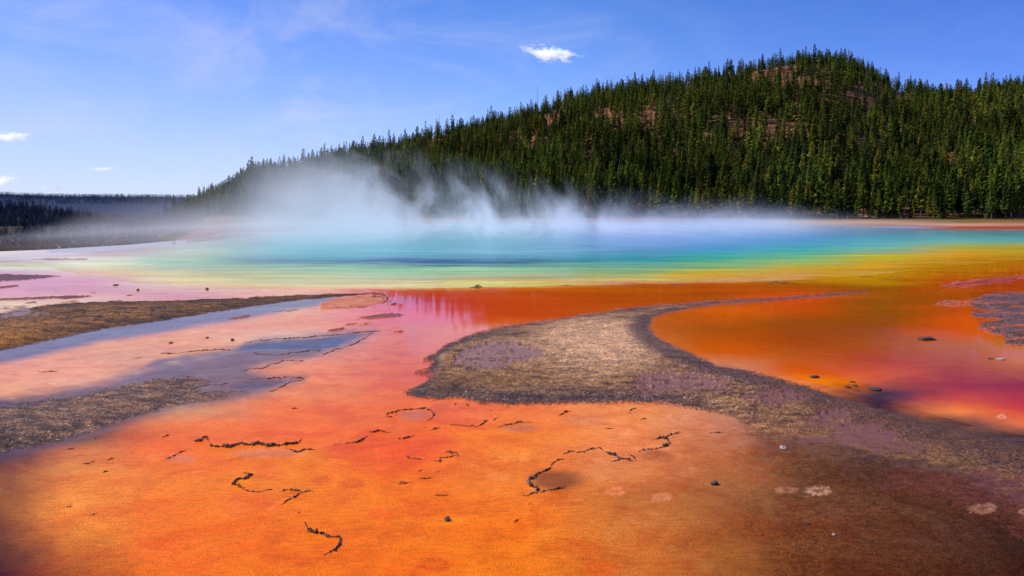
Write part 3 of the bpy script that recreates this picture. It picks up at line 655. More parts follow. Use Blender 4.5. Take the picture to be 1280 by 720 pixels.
def crown_arrays(h, r, n, rg, bare=0.14, tuft=1.0, ragged=.35):
    """one crown: drooping needle sprays, each a folded four-point leaf (2 triangles)"""
    i = np.arange(n); t = (i + rg.random(n) * .9) / n
    t = t ** 0.85
    z = h * (bare + (1 - bare) * t)
    env = np.minimum((1 - t) ** .68 * 1.05, .55 + 2.2 * t)
    R = r * env * (1 - ragged + 2 * ragged * rg.random(n)) * np.where(rg.random(n) < .12, .55, 1) + 0.10
    az = i * 2.39996 + rg.random(n) * 1.0
    dr = (-.25 + .75 * (1 - t)) + rg.normal(0, .16, n)
    w = (.26 * R + .16) * tuft * (.8 + .5 * rg.random(n))
    ca, sa = np.cos(az), np.sin(az)
    z0 = z + .12 * R
    base = np.stack([.08 * R * ca, .08 * R * sa, z0], -1)
    tip = np.stack([R * ca, R * sa, z0 - dr * R], -1)
    mid = .58 * tip + .42 * base
    side = np.stack([-sa, ca, np.zeros(n)], -1) * w[:, None]
    dn = np.stack([np.zeros(n), np.zeros(n), -(.32 * R + .18) * (.6 + .8 * rg.random(n))], -1)
    L = mid + side + dn; Rr = mid - side + dn
    top = np.array([[0, 0, h * 1.03], [.16 * r, 0, h * .9], [-.08 * r, .14 * r, h * .9], [-.08 * r, -.14 * r, h * .9]])
    V = np.concatenate([np.stack([base, L, tip, Rr], 1).reshape(-1, 3), top])
    b = 4 * i[:, None]
    Fc = np.concatenate([b + [0, 1, 2], b + [0, 2, 3], 4 * n + np.array([[0, 1, 2], [0, 2, 3], [0, 3, 1]])])
    return V, Fc


def trunk_arrays(h, r0, rg, sides=6, rings=7, bend=.02, top=.95):
    V = []; Fc = []
    off = np.cumsum(rg.normal(0, bend, (rings, 2)), 0) * h / rings; off -= off[0]
    for k in range(rings):
        t = k / (rings - 1); rad = r0 * (1 - .93 * t) * (1.35 if k == 0 else 1)
        for s in range(sides):
            an = 2 * math.pi * s / sides
            V.append((off[k, 0] + rad * math.cos(an), off[k, 1] + rad * math.sin(an), -.4 + (h * top + .4) * t))
    for k in range(rings - 1):
        for s in range(sides):
            Fc.append((k * sides + s, k * sides + (s + 1) % sides, (k + 1) * sides + (s + 1) % sides, (k + 1) * sides + s))
    return np.array(V), np.array(Fc)


protos = []
for k in range(9):
    rg = np.random.default_rng(900 + k)
    bare = [.10, .16, .30, .12, .22, .08, .36, .14, .20][k]
    r = [1.75, 1.5, 1.55, 2.0, 1.35, 2.1, 1.6, 1.7, 1.2][k]
    V_, F_ = crown_arrays(12.0, r, 190, rg, bare, .95)
    cm_ = fast_mesh('conifer_crown', V_, F_, M_leaf, False, {'shade': np.zeros(len(V_))})
    V_, F_ = trunk_arrays(12.0, .17, rg)
    tm_ = fast_mesh('conifer_trunk', V_, F_, M_bark)
    protos.append((cm_, tm_))
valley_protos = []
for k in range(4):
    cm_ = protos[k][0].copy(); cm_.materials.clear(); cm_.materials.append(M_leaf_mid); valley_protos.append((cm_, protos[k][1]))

# scatter over the hill (thinner where the soil is bare), shore and valley
cand = []
N0 = 36000
ta = rng.uniform(-0.56, 1.15, N0); tt = rng.random(N0) ** 0.85 * 1.12 - 0.01
yb, yc, zc = hill_params(ta)
ty = yb + tt * (yc - yb)
tx = ta * ty
dens = fbm(tx / 38, ty / 60, 501, 4)
open_ = blob_ = np.zeros(N0)
pxs = ta * F + 640; zt = hill_z(ta, ty); pys = HZ - (zt - H) / ty * F
def clearing(x, y, rx, ry): return np.clip(1.65 - np.hypot((pxs - x) / rx, (pys - y) / ry) + (fbm(pxs / 9, pys / 9, 77, 3) - .5) * 1.4, 0, 1)
clr = np.zeros(N0)
for c_ in [(645,178,22,10),(690,150,16,10),(960,92,42,14),(925,160,28,12),(1075,125,40,14),(1120,118,26,9),(1090,180,22,9),(990,165,22,10),(1215,120,18,6),(745,190,14,10),(1000,100,30,10),(760,150,16,12),(810,150,12,14),(1185,205,14,8)]:
    clr = np.maximum(clr, clearing(*c_))
clr *= sstep(1.0, .95, tt)
keep = (dens > .22) & (rng.random(N0) > clr * .9) & (rng.random(N0) > .45 * sstep(.52, .30, dens))
# keep stems apart
order = np.argsort(ty); placed = {}
for j in order:
    if not keep[j]: continue
    cx, cy = int(tx[j] // 2.6), int(ty[j] // 2.6)
    if any((placed.get((cx + dx, cy + dy)) is not None and np.hypot(placed[(cx + dx, cy + dy)][0] - tx[j], placed[(cx + dx, cy + dy)][1] - ty[j]) < 1.7) for dx in (-1, 0, 1) for dy in (-1, 0, 1)): continue
    placed[(cx, cy)] = (tx[j], ty[j])
    hh = np.clip(rng.normal(8.7 - 1.7 * tt[j], 2.8), 2.8, 15.5) * (0.72 if pxs[j] < 300 else 1) * (0.9 if pxs[j] < 520 else 1)
    cand.append((tx[j], ty[j], zt[j] - .2, hh, 'hill'))
for k in range(90):                                        # fringe along the far shore
    px = rng.uniform(560, 1500); a = (px - 640) / F; yb, _, _ = hill_params(np.array([a]))
    yy = yb[0] - rng.uniform(0, 9); cand.append((a * yy, yy, 1.15, rng.uniform(5, 12.5), 'shore'))
for k in range(520):                                       # river valley on the left
    px = rng.uniform(-330, 262); a = (px - 640) / F
    yy = rng.uniform(125, 330) if px < 200 else rng.uniform(225, 262)
    cand.append((a * yy, yy, -7.2 if px < 200 else -2.0, rng.uniform(3.5, 8.0), 'valley'))
cand = np.array([c[:4] for c in cand]), [c[4] for c in cand]
CP, CK = cand
inframe = (np.abs(CP[:, 0] / CP[:, 1]) < .745)
app = np.where(inframe, CP[:, 3] / CP[:, 1], 0)
# front trees count most: what stands in front hides what is behind
pick = np.argsort(-(app * np.where(np.array([k == 'valley' for k in CK]), .75, 1)))[:288]
pick = set(pick.tolist())

GT = 'conifers of the wooded hill'
LAB = {'hill': 'dark green conifer in the dense forest at the foot of the wooded hill',
       'shore': 'olive green conifer standing on the far shore in front of the forest',
       'valley': 'small dark conifer in the low valley behind the steam on the left'}
CAT = 'tree'
first = {}
for j in sorted(pick):
    x, y, z, h_, kd = *CP[j], CK[j]
    v = int(rng.integers(0, 9)) if kd != 'shore' else int(rng.choice([2, 4, 6, 8, 1]))
    root = bpy.data.objects.new('conifer_tree', None); COL.objects.link(root)
    root.empty_display_size = .5
    root.location = (x, y, z); s = h_ / 12.0; root.scale = (s * rng.uniform(.85, 1.2),) * 2 + (s,)
    root.rotation_euler = (0, 0, rng.uniform(0, 6.28))
    tag(root, LAB[kd], CAT, {'hill': GT, 'shore': 'conifers along the far shore', 'valley': 'conifers in the left valley'}[kd])
    pr = valley_protos[v % 4] if kd == 'valley' else protos[v]
    link('trunk', pr[1], root); link('crown', pr[0], root)


def forest_object(name, items, nspr, rseed, shade_off=0.0, rad=1.0, leaf=None, dead=0.0):
    rg = np.random.default_rng(rseed)
    kinds = []
    for k in range(12):
        V_, F_ = crown_arrays(12.0, [1.7, 1.5, 1.3, 1.95, 1.4, 2.0][k % 6] * rad, nspr, rg, [.06, .14, .26][k % 3], 1.25, .4)
        tv = np.array([[.16, 0, -.4], [-.08, .14, -.4], [-.08, -.14, -.4], [0, 0, 9.0]]); tf = np.array([[0, 1, 3], [1, 2, 3], [2, 0, 3]])
        kinds.append((np.concatenate([V_, tv]), np.concatenate([F_, tf + len(V_)]), len(F_)))
    dead_kinds = []
    for k in range(4):
        tv, tf = trunk_arrays(11, .16, rg, 4, 6, .03, 1.0)
        tf = np.concatenate([tf[:, [0, 1, 2]], tf[:, [0, 2, 3]]])
        dead_kinds.append((tv, tf))
    Vs, Fs, Ss, Ms = [], [], [], []; o = 0
    for (x, y, z, h_) in items:
        V_, F_, nl = kinds[int(rg.integers(0, 12))]
        if rg.random() < dead:
            tv, tf = dead_kinds[int(rg.integers(0, 4))]; lean_ = rg.normal(0, .08)
            if rg.random() < .3: lean_ = 1.45
            s = h_ / 12.0 * .9; W = tv * [s * 1.2, s * 1.2, s]
            W = np.stack([W[:, 0] * math.cos(lean_) + W[:, 2] * math.sin(lean_) + x, W[:, 1] + y, -W[:, 0] * math.sin(lean_) + W[:, 2] * math.cos(lean_) + z + .3], -1)
            Vs.append(W); Fs.append(tf + o); o += len(W); Ss.append(np.zeros(len(W))); Ms.append(np.full(len(tf), 2, np.int32)); continue
        s = h_ / 12.0; an = rg.uniform(0, 6.28); c, sn = math.cos(an) * s, math.sin(an) * s
        k = rg.uniform(.85, 1.2)
        W = np.stack([(V_[:, 0] * c - V_[:, 1] * sn) * k + x, (V_[:, 0] * sn + V_[:, 1] * c) * k + y, V_[:, 2] * s + z], -1)
        Vs.append(W); Fs.append(F_ + o); o += len(V_)
        Ss.append(np.full(len(V_), rg.random() + shade_off)); mi = np.zeros(len(F_), np.int32); mi[nl:] = 1; Ms.append(mi)
    me = fast_mesh(name, np.concatenate(Vs), np.concatenate(Fs), leaf or M_leaf, False, {'shade': np.concatenate(Ss)})
    me.materials.append(M_bark); me.materials.append(M_dead); me.polygons.foreach_set('material_index', np.concatenate(Ms))
    return link(name, me)


rest = [CP[j] for j in range(len(CP)) if j not in pick and CK[j] != 'valley']
restv = [CP[j] for j in range(len(CP)) if j not in pick and CK[j] == 'valley']
tag(forest_object('hill_forest', rest, 60, 5, dead=.05), 'dense dark green conifer forest covering the upper slopes of the hill', 'forest', kind='stuff')
fi = list(restv)
for k in range(5600):
    px = rng.uniform(-420, 330); x = (px - 640) / F * 760; t = rng.uniform(.15, 1.0) ** .8
    fi.append((x, 760 - 320 + 320 * t, float(zr2(x, t)) - 1.5, rng.uniform(6, 12)))
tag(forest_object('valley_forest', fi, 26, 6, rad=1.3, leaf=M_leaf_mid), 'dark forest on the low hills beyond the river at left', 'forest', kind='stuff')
fi = []
for k in range(7500):
    px = rng.uniform(-420, 330); x = (px - 640) / F * 2400; t = rng.uniform(.25, 1.0) ** .7
    fi.append((x, 2400 - 900 + 900 * t, float(zr1(x, t)) - 4, rng.uniform(11, 19)))
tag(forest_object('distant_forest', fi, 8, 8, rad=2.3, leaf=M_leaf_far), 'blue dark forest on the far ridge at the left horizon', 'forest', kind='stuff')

# lone conifer and bare snags on the skyline
def tree_at(px, ytop, dist, v, label, base_py=None):
    a = (px - 640) / F; z0 = float(hill_z(np.array([a]), np.array([dist]))[0]) - .3
    if px < 225: z0 = -2.5
    h_ = H + (HZ - ytop) / F * dist - z0
    root = bpy.data.objects.new('conifer_tree', None); COL.objects.link(root); root.location = (a * dist, dist, z0)
    s = h_ / 12.0; root.scale = (s * .8, s * .8, s)
    tag(root, label, 'tree'); link('trunk', protos[v][1], root); link('crown', protos[v][0], root)
tree_at(217, 243, 250, 3, 'lone dark conifer standing apart at the left foot of the wooded hill')

def snag(px, ytop, label, seed):
    rg = np.random.default_rng(seed); a = (px - 640) / F
    _, yc_, _ = hill_params(np.array([a])); dist = yc_[0] * .985
    z0 = float(hill_z(np.array([a]), np.array([dist]))[0]) - .3
    h_ = H + (HZ - ytop) / F * dist - z0
    V_, F_ = trunk_arrays(h_, .24, rg, 6, 9, .02, 1.0)
    root = bpy.data.objects.new('dead_tree', None); COL.objects.link(root); root.location = (a * dist, dist, z0)
    tag(root, label, 'dead tree', 'bare dead trunks on the skyline')
    link('trunk', fast_mesh('snag_trunk', V_, F_, M_dead), root)
    BV, BF = [], []
    for k in range(int(rg.integers(7, 13))):
        zz = h_ * rg.uniform(.35, .95); an = rg.uniform(0, 6.28); L = rg.uniform(.5, 1.5) * (1.2 - zz / h_)
        b = len(BV); d = np.array([math.cos(an), math.sin(an), rg.uniform(-.3, .4)])
        sd_ = np.array([-math.sin(an), math.cos(an), 0]) * .06
        p0 = np.array([0, 0, zz]); 
        BV += [p0 + sd_, p0 - sd_, p0 + [0, 0, .12], p0 + d * L]
        BF += [(b, b + 1, b + 3), (b + 1, b + 2, b + 3), (b + 2, b, b + 3)]
    link('branches', fast_mesh('snag_branches', np.array(BV), np.array(BF), M_dead, False), root)
for k, (px, yt, lb) in enumerate([(549, 140, 'bare dead trunk sticking up on the skyline right of the steam'), (672, 106, 'tallest ragged dead tree on the middle of the left skyline slope'),
        (701, 107, 'bare snag just right of the tall ragged dead tree'), (745, 96, 'thin bare snag on the skyline under the small cloud'), (769, 103, 'short bare snag below the tail of the small cloud'),
        (816, 83, 'tall bare dead trunk among skyline conifers left of the summit'), (910, 67, 'thin dead trunk on the left shoulder of the summit'), (1073, 65, 'dead trunk on the right shoulder of the summit'),
        (1139, 84, 'tall solitary dead trunk on the descending right skyline'), (296, 212, 'bare snag on the low left skyline behind rising steam'), (361, 191, 'thin bare snag midway along the left skyline above the steam'), (255, 228, 'bare snag near the left end of the hill skyline')]):
    snag(px, yt, lb, 70 + k)

# ------------------------------------------------------------------ crust ridges, stones and gravel
M_crust = rough_material('dark_mat_crust', (0.030, 0.013, 0.009), (0.16, 0.062, 0.030), 40.0, .8, .01, speck=((.6, .5, .45), 80.0, .61))
M_rust = rough_material('rusty_mat_crust', (0.10, 0.035, 0.012), (0.26, 0.10, 0.03), 30.0, .7, .01, speck=((.45, .36, .3), 60.0, .70))
M_pale = rough_material('pale_sinter_stone', (0.26, 0.21, 0.18), (0.48, 0.41, 0.36), 30.0, .7, .006)
M_stone = rough_material('dark_stone', (0.03, 0.022, 0.02), (0.10, 0.07, 0.06), 30.0, .6, .008, speck=((.5, .45, .4), 70.0, .7))
M_gravel = rough_material('mixed_gravel', (0.06, 0.036, 0.026), (0.31, 0.195, 0.125), 55.0, .7, .004, speck=((.66, .54, .44), 48.0, .68))

ICO_V = []; 
def icosphere(sub):
    t = (1 + 5 ** .5) / 2
    v = [(-1, t, 0), (1, t, 0), (-1, -t, 0), (1, -t, 0), (0, -1, t), (0, 1, t), (0, -1, -t), (0, 1, -t), (t, 0, -1), (t, 0, 1), (-t, 0, -1), (-t, 0, 1)]
    f = [(0, 11, 5), (0, 5, 1), (0, 1, 7), (0, 7, 10), (0, 10, 11), (1, 5, 9), (5, 11, 4), (11, 10, 2), (10, 7, 6), (7, 1, 8), (3, 9, 4), (3, 4, 2), (3, 2, 6), (3, 6, 8), (3, 8, 9), (4, 9, 5), (2, 4, 11), (6, 2, 10), (8, 6, 7), (9, 8, 1)]
    v = [np.array(p) / np.linalg.norm(p) for p in v]
    for _ in range(sub):
        cache = {}; nf = []
        def mid(a, b):
            k = (min(a, b), max(a, b))
            if k not in cache:
                m = v[a] + v[b]; v.append(m / np.linalg.norm(m)); cache[k] = len(v) - 1
            return cache[k]
        for a, b, c in f:
            ab, bc, ca = mid(a, b), mid(b, c), mid(c, a); nf += [(a, ab, ca), (b, bc, ab), (c, ca, bc), (ab, bc, ca)]
        f = nf
    return np.array(v), np.array(f)
I0V, I0F = icosphere(0); I1V, I1F = icosphere(1); I2V, I2F = icosphere(2)


def ground_height(pts):
    """height of the built ground grid below world points"""
    a = pts[:, 0] / pts[:, 1]; v = HZ + F * H / pts[:, 1]
    ci = np.clip(np.searchsorted(avals, a), 0, NC - 1); ri = np.clip(np.searchsorted(rows, v), 0, len(rows) - 1)
    return Z[ri, ci]


def crust_ridge(lines, label, wpx=3.6, hrel=.8, mat=None, seed=0, name='crust_ridge', cat='crust ridge', group='dark crust ridges on the orange mat', gaps=.10):
    """wandering rim of broken crust lumps along one or more photo polylines, all one mesh"""
    rg = np.random.default_rng(1000 + seed)
    if not isinstance(lines[0][0], (tuple, list)): lines = [lines]
    P0 = gp(*np.mean([p for L in lines for p in L], 0))
    Vs, Fs, o = [], [], 0
    for L in lines:
        L = np.array(L, float)
        seg = np.hypot(*(L[1:] - L[:-1]).T); cum = np.concatenate([[0], np.cumsum(seg)])
        n = max(4, int(cum[-1] / (wpx * .30)))
        s = np.linspace(0, cum[-1], n)
        pu = np.interp(s, cum, L[:, 0]); pv_ = np.interp(s, cum, L[:, 1])
        wob = (vnoise(s / 7.0, s * 0 + seed, 3) - .5) * 2.2
        pv_ = pv_ + wob * .8 + rg.normal(0, .25, n); pu = pu + (vnoise(s / 6.0, s * 0 + seed + 9, 4) - .5) * 3
        thick = .55 + .9 * vnoise(s / 9.0, s * 0 + seed + 5, 6)
        thick *= np.minimum(1, .35 + np.minimum(s, cum[-1] - s) / (wpx * 3))
        G = np.stack([gp(a, b) for a, b in zip(pu, pv_)]); G[:, 2] = ground_height(G)
        tg = np.gradient(G[:, :2], axis=0); tg /= np.linalg.norm(tg, axis=1, keepdims=True) + 1e-9
        hw = (wpx * G[:, 1] / F * thick * .22 * rg.uniform(.6, 1.3, n))[:, None]
        nrm2 = np.stack([-tg[:, 1], tg[:, 0]], -1) * hw
        zl = G[:, 2:] - .004
        rib = np.stack([np.concatenate([G[:, :2] + nrm2, zl], 1), np.concatenate([G[:, :2] + nrm2 * rg.uniform(-.3, .3, (n, 1)), zl + .004 + hw * hrel * rg.uniform(.7, 1.5, (n, 1))], 1), np.concatenate([G[:, :2] - nrm2, zl], 1)], 1).reshape(-1, 3)
        b_ = 3 * np.arange(n - 1)[:, None]
        Vs.append(rib); Fs.append(np.concatenate([b_ + [0, 3, 4], b_ + [0, 4, 1], b_ + [1, 4, 5], b_ + [1, 5, 2]]) + o); o += len(rib)
        for k in range(n):
            if rg.random() < gaps: continue
            g = gp(pu[k], pv_[k]); sc = g[1] / F
            w = wpx * sc * thick[k] * rg.uniform(.35, 1.4) * .32
            w = max(w, .003)
            if k % 3 == 2 and rg.random() < .6:
                g = g + np.array([rg.normal(0, 1.1), rg.normal(0, 1.9), 0]) * wpx * sc * .45; w *= rg.uniform(.35, .6)
            B = I1V * (1 + rg.normal(0, .16, (len(I1V), 1)))
            an = rg.uniform(0, 6.28); c, sn = math.cos(an), math.sin(an)
            ex, ey = rg.uniform(.9, 1.5), rg.uniform(.7, 1.1)
            W = np.stack([(B[:, 0] * c * ex - B[:, 1] * sn * ey) * w, (B[:, 0] * sn * ex + B[:, 1] * c * ey) * w, B[:, 2] * w * hrel * 1.5], -1)
            zg = float(ground_height(g[None])[0])
            W += [g[0], g[1], zg + w * hrel * .35]
            Vs.append(W); Fs.append(I1F + o); o += len(W)
    if not Vs: return
    Vw = np.concatenate(Vs)
    P0[2] = float(ground_height(P0[None])[0])
    me = fast_mesh(name, Vw - P0, np.concatenate(Fs), mat or M_crust, False)
    return tag(link(name, me, loc=P0), label, cat, group)


RID = [
 ([[(238,551),(250,551),(257,546),(265,557),(287,559),(300,555),(327,555),(350,557),(370,554),(376,550)],[(300,555),(330,557),(350,557)]], 'long thick dark crust ridge lying left of centre on the orange mat', 4.6),
 ([(359,561),(372,564),(382,562),(396,562)], 'ragged crust tail below the right end of the long thick ridge', 3.4),
 ([(415,556),(426,554)], 'short thin crust fleck just right of the long thick ridge', 2.4),
 ([(432,555),(442,553),(452,551),(460,545)], 'grey speckled crust ridge bending up beside the long thick ridge', 3.6),
 ([(462,540),(472,539),(487,541)], 'flat grey crust heap below the arched ridge', 3.8),
 ([[(482,520),(485,517),(496,514),(505,512),(520,511),(531,510),(539,513),(542,519),(541,523),(533,526)],[(495,519),(496,514)],[(482,520),(492,522)]], 'arched crust ridge enclosing a small grey pool below the tip of the gravel bar', 3.0),
 ([(497,549),(507,548),(518,545)], 'stubby dark slanting crust bar with a pale top', 4.4),
 ([[(563,532),(572,531),(580,532),(595,533),(604,530),(609,526),(602,525)]], 'thin hooked crust ridge curling up at its right end', 2.6),
 ([(615,525),(622,523),(624,520)], 'short curled crust bit right of the thin hooked ridge', 2.2),
 ([(620,535),(629,532),(638,530),(649,528),(659,528),(666,528)], 'gently bowed crust ridge with a grey hollow beneath it', 3.0),
 ([(542,575),(550,576),(552,572),(565,571),(573,569),(569,565),(556,566)], 'narrow loop of crust shaped like a hairpin', 3.0),
 ([[(508,573),(510,570),(516,573),(531,575)]], 'small knotted crust clump left of the hairpin loop', 3.0),
 ([(523,599),(531,598),(541,596)], 'thin broken crust dash, upper of the stepped pair', 2.8),
 ([[(499,605),(507,604),(516,603)],[(499,605),(501,602),(508,604)]], 'forked crust dash, lower of the stepped pair', 3.0),
 ([(544,619),(554,619),(561,619)], 'beaded level crust dash below the stepped pair', 2.8),
 ([(305,590),(315,594),(309,597),(297,600),(290,606),(299,607),(305,612),(312,615),(325,615),(339,613)], 'zigzag crust ridge shaped like a reversed S on the left orange mat', 3.6),
 ([[(351,614),(360,613),(375,614),(392,615)],[(380,614.3),(370,621),(357,626),(351,632)]], 'forked crust ridge like a sideways V right of the zigzag', 2.8),
 ([(381,653),(384,659),(392,666),(405,667),(412,672),(424,671),(427,681),(416,689),(405,694)], 'jagged hook shaped crust ridge, lowest and nearest on the orange mat', 4.0),
 ([(206,575),(218,570),(232,564)], 'thin straight slanting crust line near the left gravel', 2.6),
 ([[(652,620),(662,619),(671,616),(670,610),(660,605),(661,599),(670,595),(677,591),(686,587),(690,580),(697,575),(707,574)],[(671,616),(690,612),(707,609)]], 'large dark claw shaped crust ridge around a muddy brown hollow', 4.4),
 ([[(702,569),(712,565),(727,565),(740,562),(750,560),(757,565),(767,569),(776,574),(787,575),(795,577)],[(795,577),(789,570),(786,568)],[(776,574),(765,578)]], 'long wavy crust ridge ending in an arrowhead tuft', 3.8),
 ([[(797,565),(812,562),(830,559),(839,554),(830,547),(817,549)],[(830,547),(842,543),(850,540),(844,538)]], 'twisted crust ridge with three bends on the right edge of the mat', 4.0),
 ([(699,520),(705,516),(714,514)], 'small curved crust sliver just below the gravel bar', 3.2),
 ([(785,516),(792,512),(796,511)], 'small double lobed crust clump below the gravel bar', 4.2),
 ([(801,525),(807,522)], 'short stub of crust right of the double lobed clump', 4.2),
 ([(756,537),(766,536)], 'flat dark crust fleck alone in the pale orange area', 4.0),
 ([(886,541),(904,540)], 'thin dark crust dash near the edge of the brown mat', 3.2),
 ([(659,631),(664,629)], 'tiny crust chip below the large claw ridge', 3.2),
 ([(641,652),(651,650)], 'slim crust chip farther below the large claw ridge', 2.8),
 ([(566,507),(572,505)], 'leftmost of three crust crumbs against the lower edge of the gravel bar', 2.6),
 ([(573,509),(578,511)], 'middle of three crust crumbs against the lower edge of the gravel bar', 2.6),
 ([(582,506),(588,508)], 'rightmost of three crust crumbs against the lower edge of the gravel bar', 2.6),
 ([(611,514),(616,512)], 'dark crust chip between the hooked ridge and the gravel bar', 3.0),
 ([(581,524),(586,524)], 'small crust chip above the hooked ridge', 2.4),
 ([(538,538),(545,536),(550,535)], 'faint grey crust patch above the stubby slanting bar', 3.2),
 ([(528,535),(532,534)], 'tiny crust crumb left of the faint grey crust patch', 2.4),
 ([(522,590),(529,587)], 'small crust crumb above the stepped pair', 2.6),
 ([(545,589),(550,588)], 'small crust crumb right of and above the stepped pair', 2.4),
 ([(372,642),(376,641)], 'faint crust crumb above the lowest hook ridge', 2.6),
 ([(366,511),(372,510)], 'dark crust fleck alone on the red orange mat above the long ridge', 2.6),
 ([[(83,634),(91,633)],[(87,633.5),(88,631.5)]], 'small dark crust fleck in the left foreground', 2.8),
 ([(114,643),(122,641)], 'dark crust fleck right of the other left foreground fleck', 2.8),
 ([[(132,575),(140,573)],[(136,574),(137,571.5),(141,573)]], 'small crumbly crust heap below the left gravel tongue', 3.0),
 ([(104,581),(119,577)], 'thin slanting crust streak beside the small crumbly heap', 2.2),
 ([(128,591),(137,589)], 'thin crust dash under the small crumbly heap', 2.2),
 ([(82,561),(92,560)], 'crust fleck just below the dark end of the gravel tongue', 2.4),
 ([(117,549),(124,547)], 'crust fleck nearest the lower edge of the gravel tongue', 2.4),
 ([(26,590),(34,589)], 'crust fleck close to the left border', 2.4),
 ([(200,547),(212,544)], 'thin reddish crust smear between gravel tongue and long ridge', 2.6),
]
for k, (L, lb, w) in enumerate(RID):
    crust_ridge(L, lb, w, seed=k)
RIM = [
 ([(305,429),(320,426),(340,424),(360,423),(385,422),(405,420),(425,418),(440,416),(457,414),(467,414),(476,415)], 'beaded dark rim along the far edge of the blue grey pool', 2.0, M_crust),
 ([(470,415),(462,417),(455,424),(440,431),(420,437),(405,443)], 'rusty orange rim along the right edge of the blue grey pool', 3.4, M_rust),
 ([(401,439),(390,438),(380,440),(365,441),(350,444),(335,443),(316,442)], 'dark broken rim below the blue grey pool', 2.0, M_crust),
 ([[(299,465),(312,461),(330,460),(340,455),(352,452),(365,451),(381,451)]], 'thick dark rim slanting across the lilac flat', 2.6, M_crust),
 ([[(310,474),(330,473),(350,472),(362,471),(375,471),(381,475)],[(381,475),(365,477),(355,482),(347,486),(335,490)]], 'hooked dark rim around the small grey pool', 2.6, M_crust),
 ([(200,442),(222,442),(242,439),(262,438),(285,437),(292,439)], 'long thin beaded rim on the pink flat left of the blue grey pool', 2.2, M_crust),
 ([(240,486),(255,482),(272,481),(287,479)], 'thin dark rim at the tip of the gravel tongue', 2.0, M_crust),
 ([[(465,372),(480,370),(485,375),(475,380)],[(465,372),(470,369),(477,368.5)]], 'crumbled crust rim at the end of the brown terrace', 2.0, M_crust),
 ([(460,383),(445,384),(425,385.5),(407,386.5)], 'pale crumbly rim below the salmon flat', 1.5, M_stone),
 ([[(340,389.5),(360,388.5),(375,387.5)]], 'fine dark line of crust in the blue strip', 1.2, M_crust),
 ([(448,397.5),(465,395.5),(482,393.5),(505,393)], 'low crust strip between pink flat and orange channel', 1.6, M_rust),
 ([(47,464),(60,465),(74,464)], 'thin dark crust streak alone on the left pink flat', 1.8, M_crust),
 ([(169,447.5),(179,447)], 'dark crust stub left of the long thin beaded rim', 2.0, M_crust),
 ([(109,365.2),(120,365)], 'dark crust fleck left on the lilac flat beyond the terrace', 1.6, M_crust),
 ([(158,369.6),(169,369)], 'reddish crust fleck beside the brown terrace top edge', 1.8, M_rust),
 ([(1178,357.5),(1200,353.5),(1214,350.5),(1224,350)], 'pale edged crust rim of the red flat at far right', 1.2, M_pale),
 ([(1170,378.5),(1182,376.5),(1196,377)], 'pale crust rim on the tip of the orange spit at right', 1.2, M_pale),
 ([(1208,378),(1222,383),(1240,388)], 'upper lilac grey crust rim on the dark island at far right', 2.2, M_stone),
 ([(1224,404),(1236,411),(1252,416)], 'lower lilac grey crust rim on the dark island at far right', 2.2, M_stone),
]
for k, (L, lb, w, mt_) in enumerate(RIM):
    crust_ridge(L, lb, w, hrel=.45, mat=mt_, seed=200 + k, name='crust_ridge', cat='crust ridge', group='crust rims around the shallow pools', gaps=.16)


def stone(px, py, rpx, label, mat=None, flat=.55, seed=0, name='stone', cat='stone', group='loose stones on the flats', stretch=1.2):
    rg = np.random.default_rng(3000 + seed); g = gp(px, py); r = rpx * g[1] / F
    v = I2V / (np.abs(I2V) ** 3).sum(1, keepdims=True) ** (1 / 3) * .5 + I2V * .5
    for _ in range(7):
        d = rg.normal(0, 1, 3); d /= np.linalg.norm(d); c = rg.uniform(.5, .85)
        pr = v @ d; v = v - np.where(pr > c, pr - c, 0)[:, None] * d
    v = v * (1 + rg.normal(0, .035, (len(v), 1))) * [r * stretch, r * .95, r * flat]
    an = rg.uniform(-.4, .4); c, s = math.cos(an), math.sin(an); v = np.stack([v[:, 0] * c - v[:, 1] * s, v[:, 0] * s + v[:, 1] * c, v[:, 2]], -1)
    g[2] = float(ground_height(g[None])[0]) + r * flat * .45
    return tag(link(name, fast_mesh(name, v, I2F, mat or M_stone, False), loc=g), label, cat, group)
STN = [
 (893,605.5,4.2,'round stone with a white top at the edge of the brown mat',M_stone,.75),(979,561,3.4,'white pebble at the margin of the brown mat',M_pale,.8),(1008,655,2.6,'small black pebble on the brown mat in the lower right',M_stone,.7),
 (559,650.5,4.0,'small grey cube-like stone on the bright orange mat',M_stone,.85),(1160,424,11,'flat pale edged stone in the purple part of the right pool',M_stone,.22),(1017,471.5,5.5,'dark stone at the near edge of the right orange pool',M_stone,.4),
 (1060,484,4,'left stone of the dark trio on the pale sand by the right pool',M_stone,.28),(1068,482,3.6,'middle stone of the dark trio on the pale sand by the right pool',M_stone,.28),(1066,477,3,'farthest stone above the dark trio by the right pool',M_stone,.25),(1094,486.5,9,'long flat dark stone right of the dark trio',M_stone,.2),
 (1250,448.5,4.5,'pale elongated stone on the water at far right',M_pale,.3),(1238,448,3,'small dark stone left of the pale elongated stone',M_stone,.3),(214,429,2.4,'dark stone on the pink flat below the blue strip',M_stone,.5),(259,422.5,2.8,'dark stone on the pink flat right of the other one',M_stone,.4),
 (290.5,426,1.8,'tiny upright stone left of the blue grey pool',M_stone,1.2),(145,356.5,3,'small dark stone on the far lilac flat',M_stone,.4),(172.5,363,1.6,'tiny dark stone right on the far lilac flat',M_stone,.9),(259,362,1.8,'tiny dark stone at the cream edge of the spring',M_stone,1.1),
 (492,380,3,'white stone in the orange channel near the terrace end',M_pale,.5),(1042,669,2.0,'tiny white pebble low on the brown mat',M_pale,.8),(1270,575,3,'dark lump in the golden gravel at right',M_stone,.6),
]
